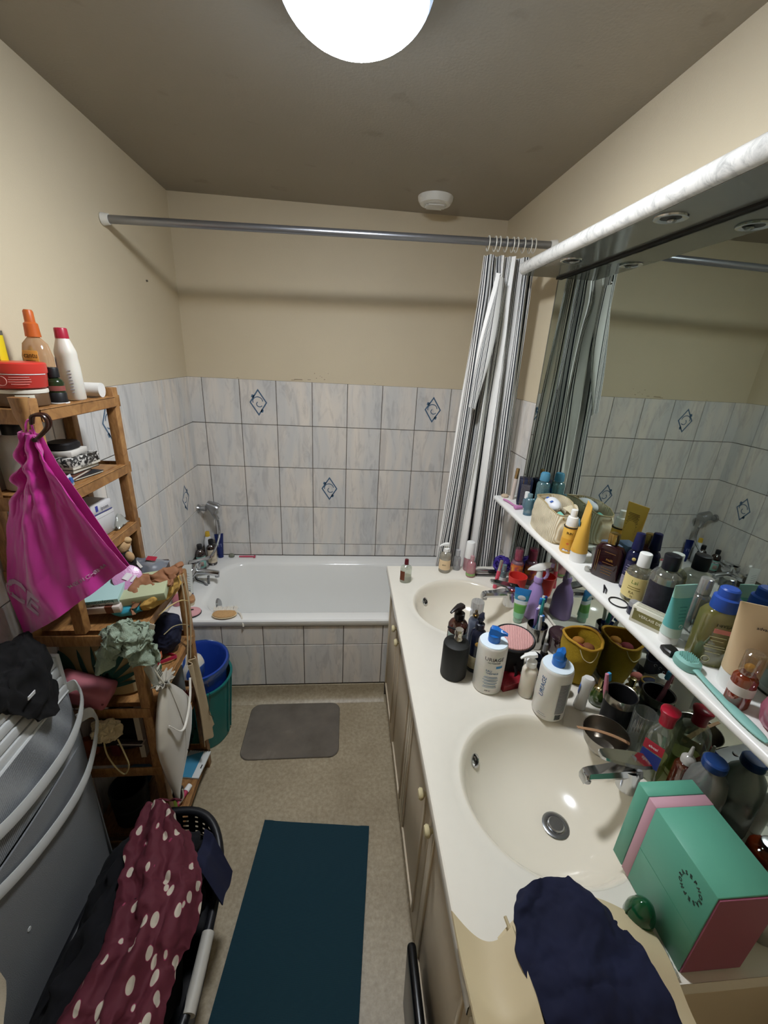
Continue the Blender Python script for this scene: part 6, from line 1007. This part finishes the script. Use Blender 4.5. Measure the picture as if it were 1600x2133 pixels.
def dress(u, v):
    yy = -1.535-.52*v; q = min(4, int(v*5)); e = v*5-q; xl = (.291, .277, .312, .328, .300, .268)[q]*(1-e)+(.291, .277, .312, .328, .300, .268)[q+1]*e; xr = (.365, .462, .515, .512, .500, .500)[q]*(1-e)+(.365, .462, .515, .512, .500, .500)[q+1]*e
    x = xl+(xr-xl)*u
    return (x, yy, .385+.055*math.sin(pi*(.1+.85*u))*(1-.3*v)+.016*math.sin(u*17+1.5*math.sin(v*6))*(.5+.5*v)+.010*nz(u*6, v*9, 3)-.055*max(0, u-.8)*5*.3)
t = thing('dotted_dress', 'burgundy dress with white dots spread over the laundry basket', 'dress', (0, 0, 0)); part('cloth', rumple(sheet(70, 90, dress, .004), .012, 16, 2), dots, t); part('collar', sheet(14, 6, lambda u, v: (.315+.070*u, -1.537+.010*math.sin(pi*u)+.02*v, .405+.030*(1-v)+.008*math.sin(u*9)), .003), M('#571626', .8), t); part('red_fold', sheet(10, 6, lambda u, v: (.40+.030*u, -1.880-.05*v+.02*u, .412+.010*math.sin(pi*v)), .003), M('#8E1A34', .7), t)
# ================================================================ NEAR CORNER THINGS
t = thing('cream_towel', 'cream towel edge hanging at the near end of the hamper', 'towel', (0, 0, 0)); part('terry', sheet(12, 20, lambda u, v: (.150+.040*v+.075*v*u, -1.905-.11*u-.02*v, .535-.050*v*v+.012*math.sin(u*6+v*4)-.02*u), .010), M('#B0A48E', .95, bump=.8, bs=300), t)
t = thing('bathroom_scale', 'slim black bathroom scale standing against the vanity doors', 'scale', (1.076, -1.985, .0005), 0, None, (0, -.03, 0)); part('plate', box(.024, .29, .30, .010, 3), M('#0C0C0E', .3), t); part('foot', box(.010, .03, .02, .003), M('#1A1A1C', .6), t, (.012, -.10, .02)); part('foot', box(.010, .03, .02, .003), M('#1A1A1C', .6), t, (.012, .10, .02))
m_cream = M('#CBBB98', .55, var=.04, vs=10)
t = thing('cream_bag', 'open cream leather-look bag lying over the near end of the worktop', 'bag', (0, 0, 0))
part('flap', sheet(24, 24, lambda u, v: (1.066+.100*u+.010*v, -2.036-.036*math.sin(pi*.75*u)-.150*v+.010*u*v, .846-.020*math.sin(pi*u)-.016*math.sin(pi*v)*(1-u)-.05*max(0, v-.6)), .004), m_cream, t, label='stiff cream flap'); part('side', sheet(20, 16, lambda u, v: (1.145+.270*u, -2.024-.040*(2*u-1)**2-.125*v, .806+.034*math.sin(pi*(.08+.84*u))+.010*math.sin(v*5)), .004), m_cream, t); part('skirt', sheet(18, 18, lambda u, v: (1.068+.130*u, -2.178-.030*v+.010*math.sin(u*6), .830-.26*v+.008*math.sin(u*7+v*3)), .004), m_cream, t); part('seam', tube(curve([(1.160, -2.045, .838), (1.163, -2.08, .838), (1.161, -2.115, .834), (1.158, -2.150, .826)], 5), .003, 6), M('#B9A884', .6), t)
def navy(u, v):
    L = [(1.196, -2.020), (1.166, -2.060), (1.160, -2.095), (1.172, -2.140), (1.182, -2.190)]; Rr = [(1.300, -2.018), (1.345, -2.045), (1.372, -2.098), (1.366, -2.125), (1.372, -2.200)]
    i = min(3, int(v*4)); f = v*4-i; lx, ly = [L[i][q]+(L[i+1][q]-L[i][q])*f for q in (0, 1)]; rx, ry = [Rr[i][q]+(Rr[i+1][q]-Rr[i][q])*f for q in (0, 1)]
    return (lx+(rx-lx)*u, ly+(ry-ly)*u-.012*math.sin(pi*u)*(1-v)*-1, .845+.016*math.sin(pi*u)*(1 if v < .8 else .8)+.006*math.sin(u*9+v*6)+.005*nz(u*5, v*7, 4)-.25*max(0, v-.86)**1.2)
t = thing('navy_trousers', 'dark navy garment lying on the cream bag at the worktop end', 'clothes', (0, 0, 0)); part('cloth', rumple(sheet(60, 60, navy, .006), .006, 20, 3), M('#0C1230', .9, var=.3, vs=12), t); part('fold_line', tube([Vector(navy(i/20, .50))+Vector((0, 0, .002)) for i in range(1, 20)], .0035, 6), M('#0E1330', .9), t)
# ---------------------------------------------------------------- more clutter on the rack
t = thing('tissue_box', 'white carton half hidden behind the blue pack on the rack', 'box', (.200, -1.300, A6), .1); part('carton', box(.060, .050, .120, .002, 1), M('#A9A49C', .6), t); part('stripe', box(.0605, .0505, .020), M('#7A2A34', .5), t, (0, 0, .060))
t = thing('purple_pouch', 'small purple cloth pouch at the front edge of the knee-high shelf', 'pouch', (.268, -1.215, A6)); part('cloth', rumple(blob(.020, .026, .020, 4, .15, 40, 2), .006, 40, 2), M('#4A3A6E', .8), t, (0, 0, .0215))
t = thing('shampoo_bottle', 'dark bottle with pale blue cap on the shelf below the step', 'bottle', (.208, -1.250, A5)); part('body', loft([(0, .020, .016, 2.4), (.07, .020, .016, 2.4), (.085, .010, .010, 2)], 18), M('#2A2E38', .3), t); cap(t, .011, .085, .018, M('#8FB0C8', .4))
t = thing('brown_bottle', 'squat brown bottle in the wall corner of the knee-high shelf', 'bottle', (.055, -1.200, A6)); part('body', loft([(0, .028, .024, 2.6), (.09, .028, .024, 2.6), (.11, .012, .012, 2)], 18), M('#5A3220', .35), t); cap(t, .013, .110, .018, K)
t = thing('orange_cloth', 'rust coloured cloth stuffed at the wall end of the knee-high shelf', 'cloth', (.058, -1.385, A6)); part('fold', rumple(blob(.042, .030, .030, 4, .15, 30, 2), .008, 30, 3), M('#8A4A2C', .9), t, (0, 0, .0345))
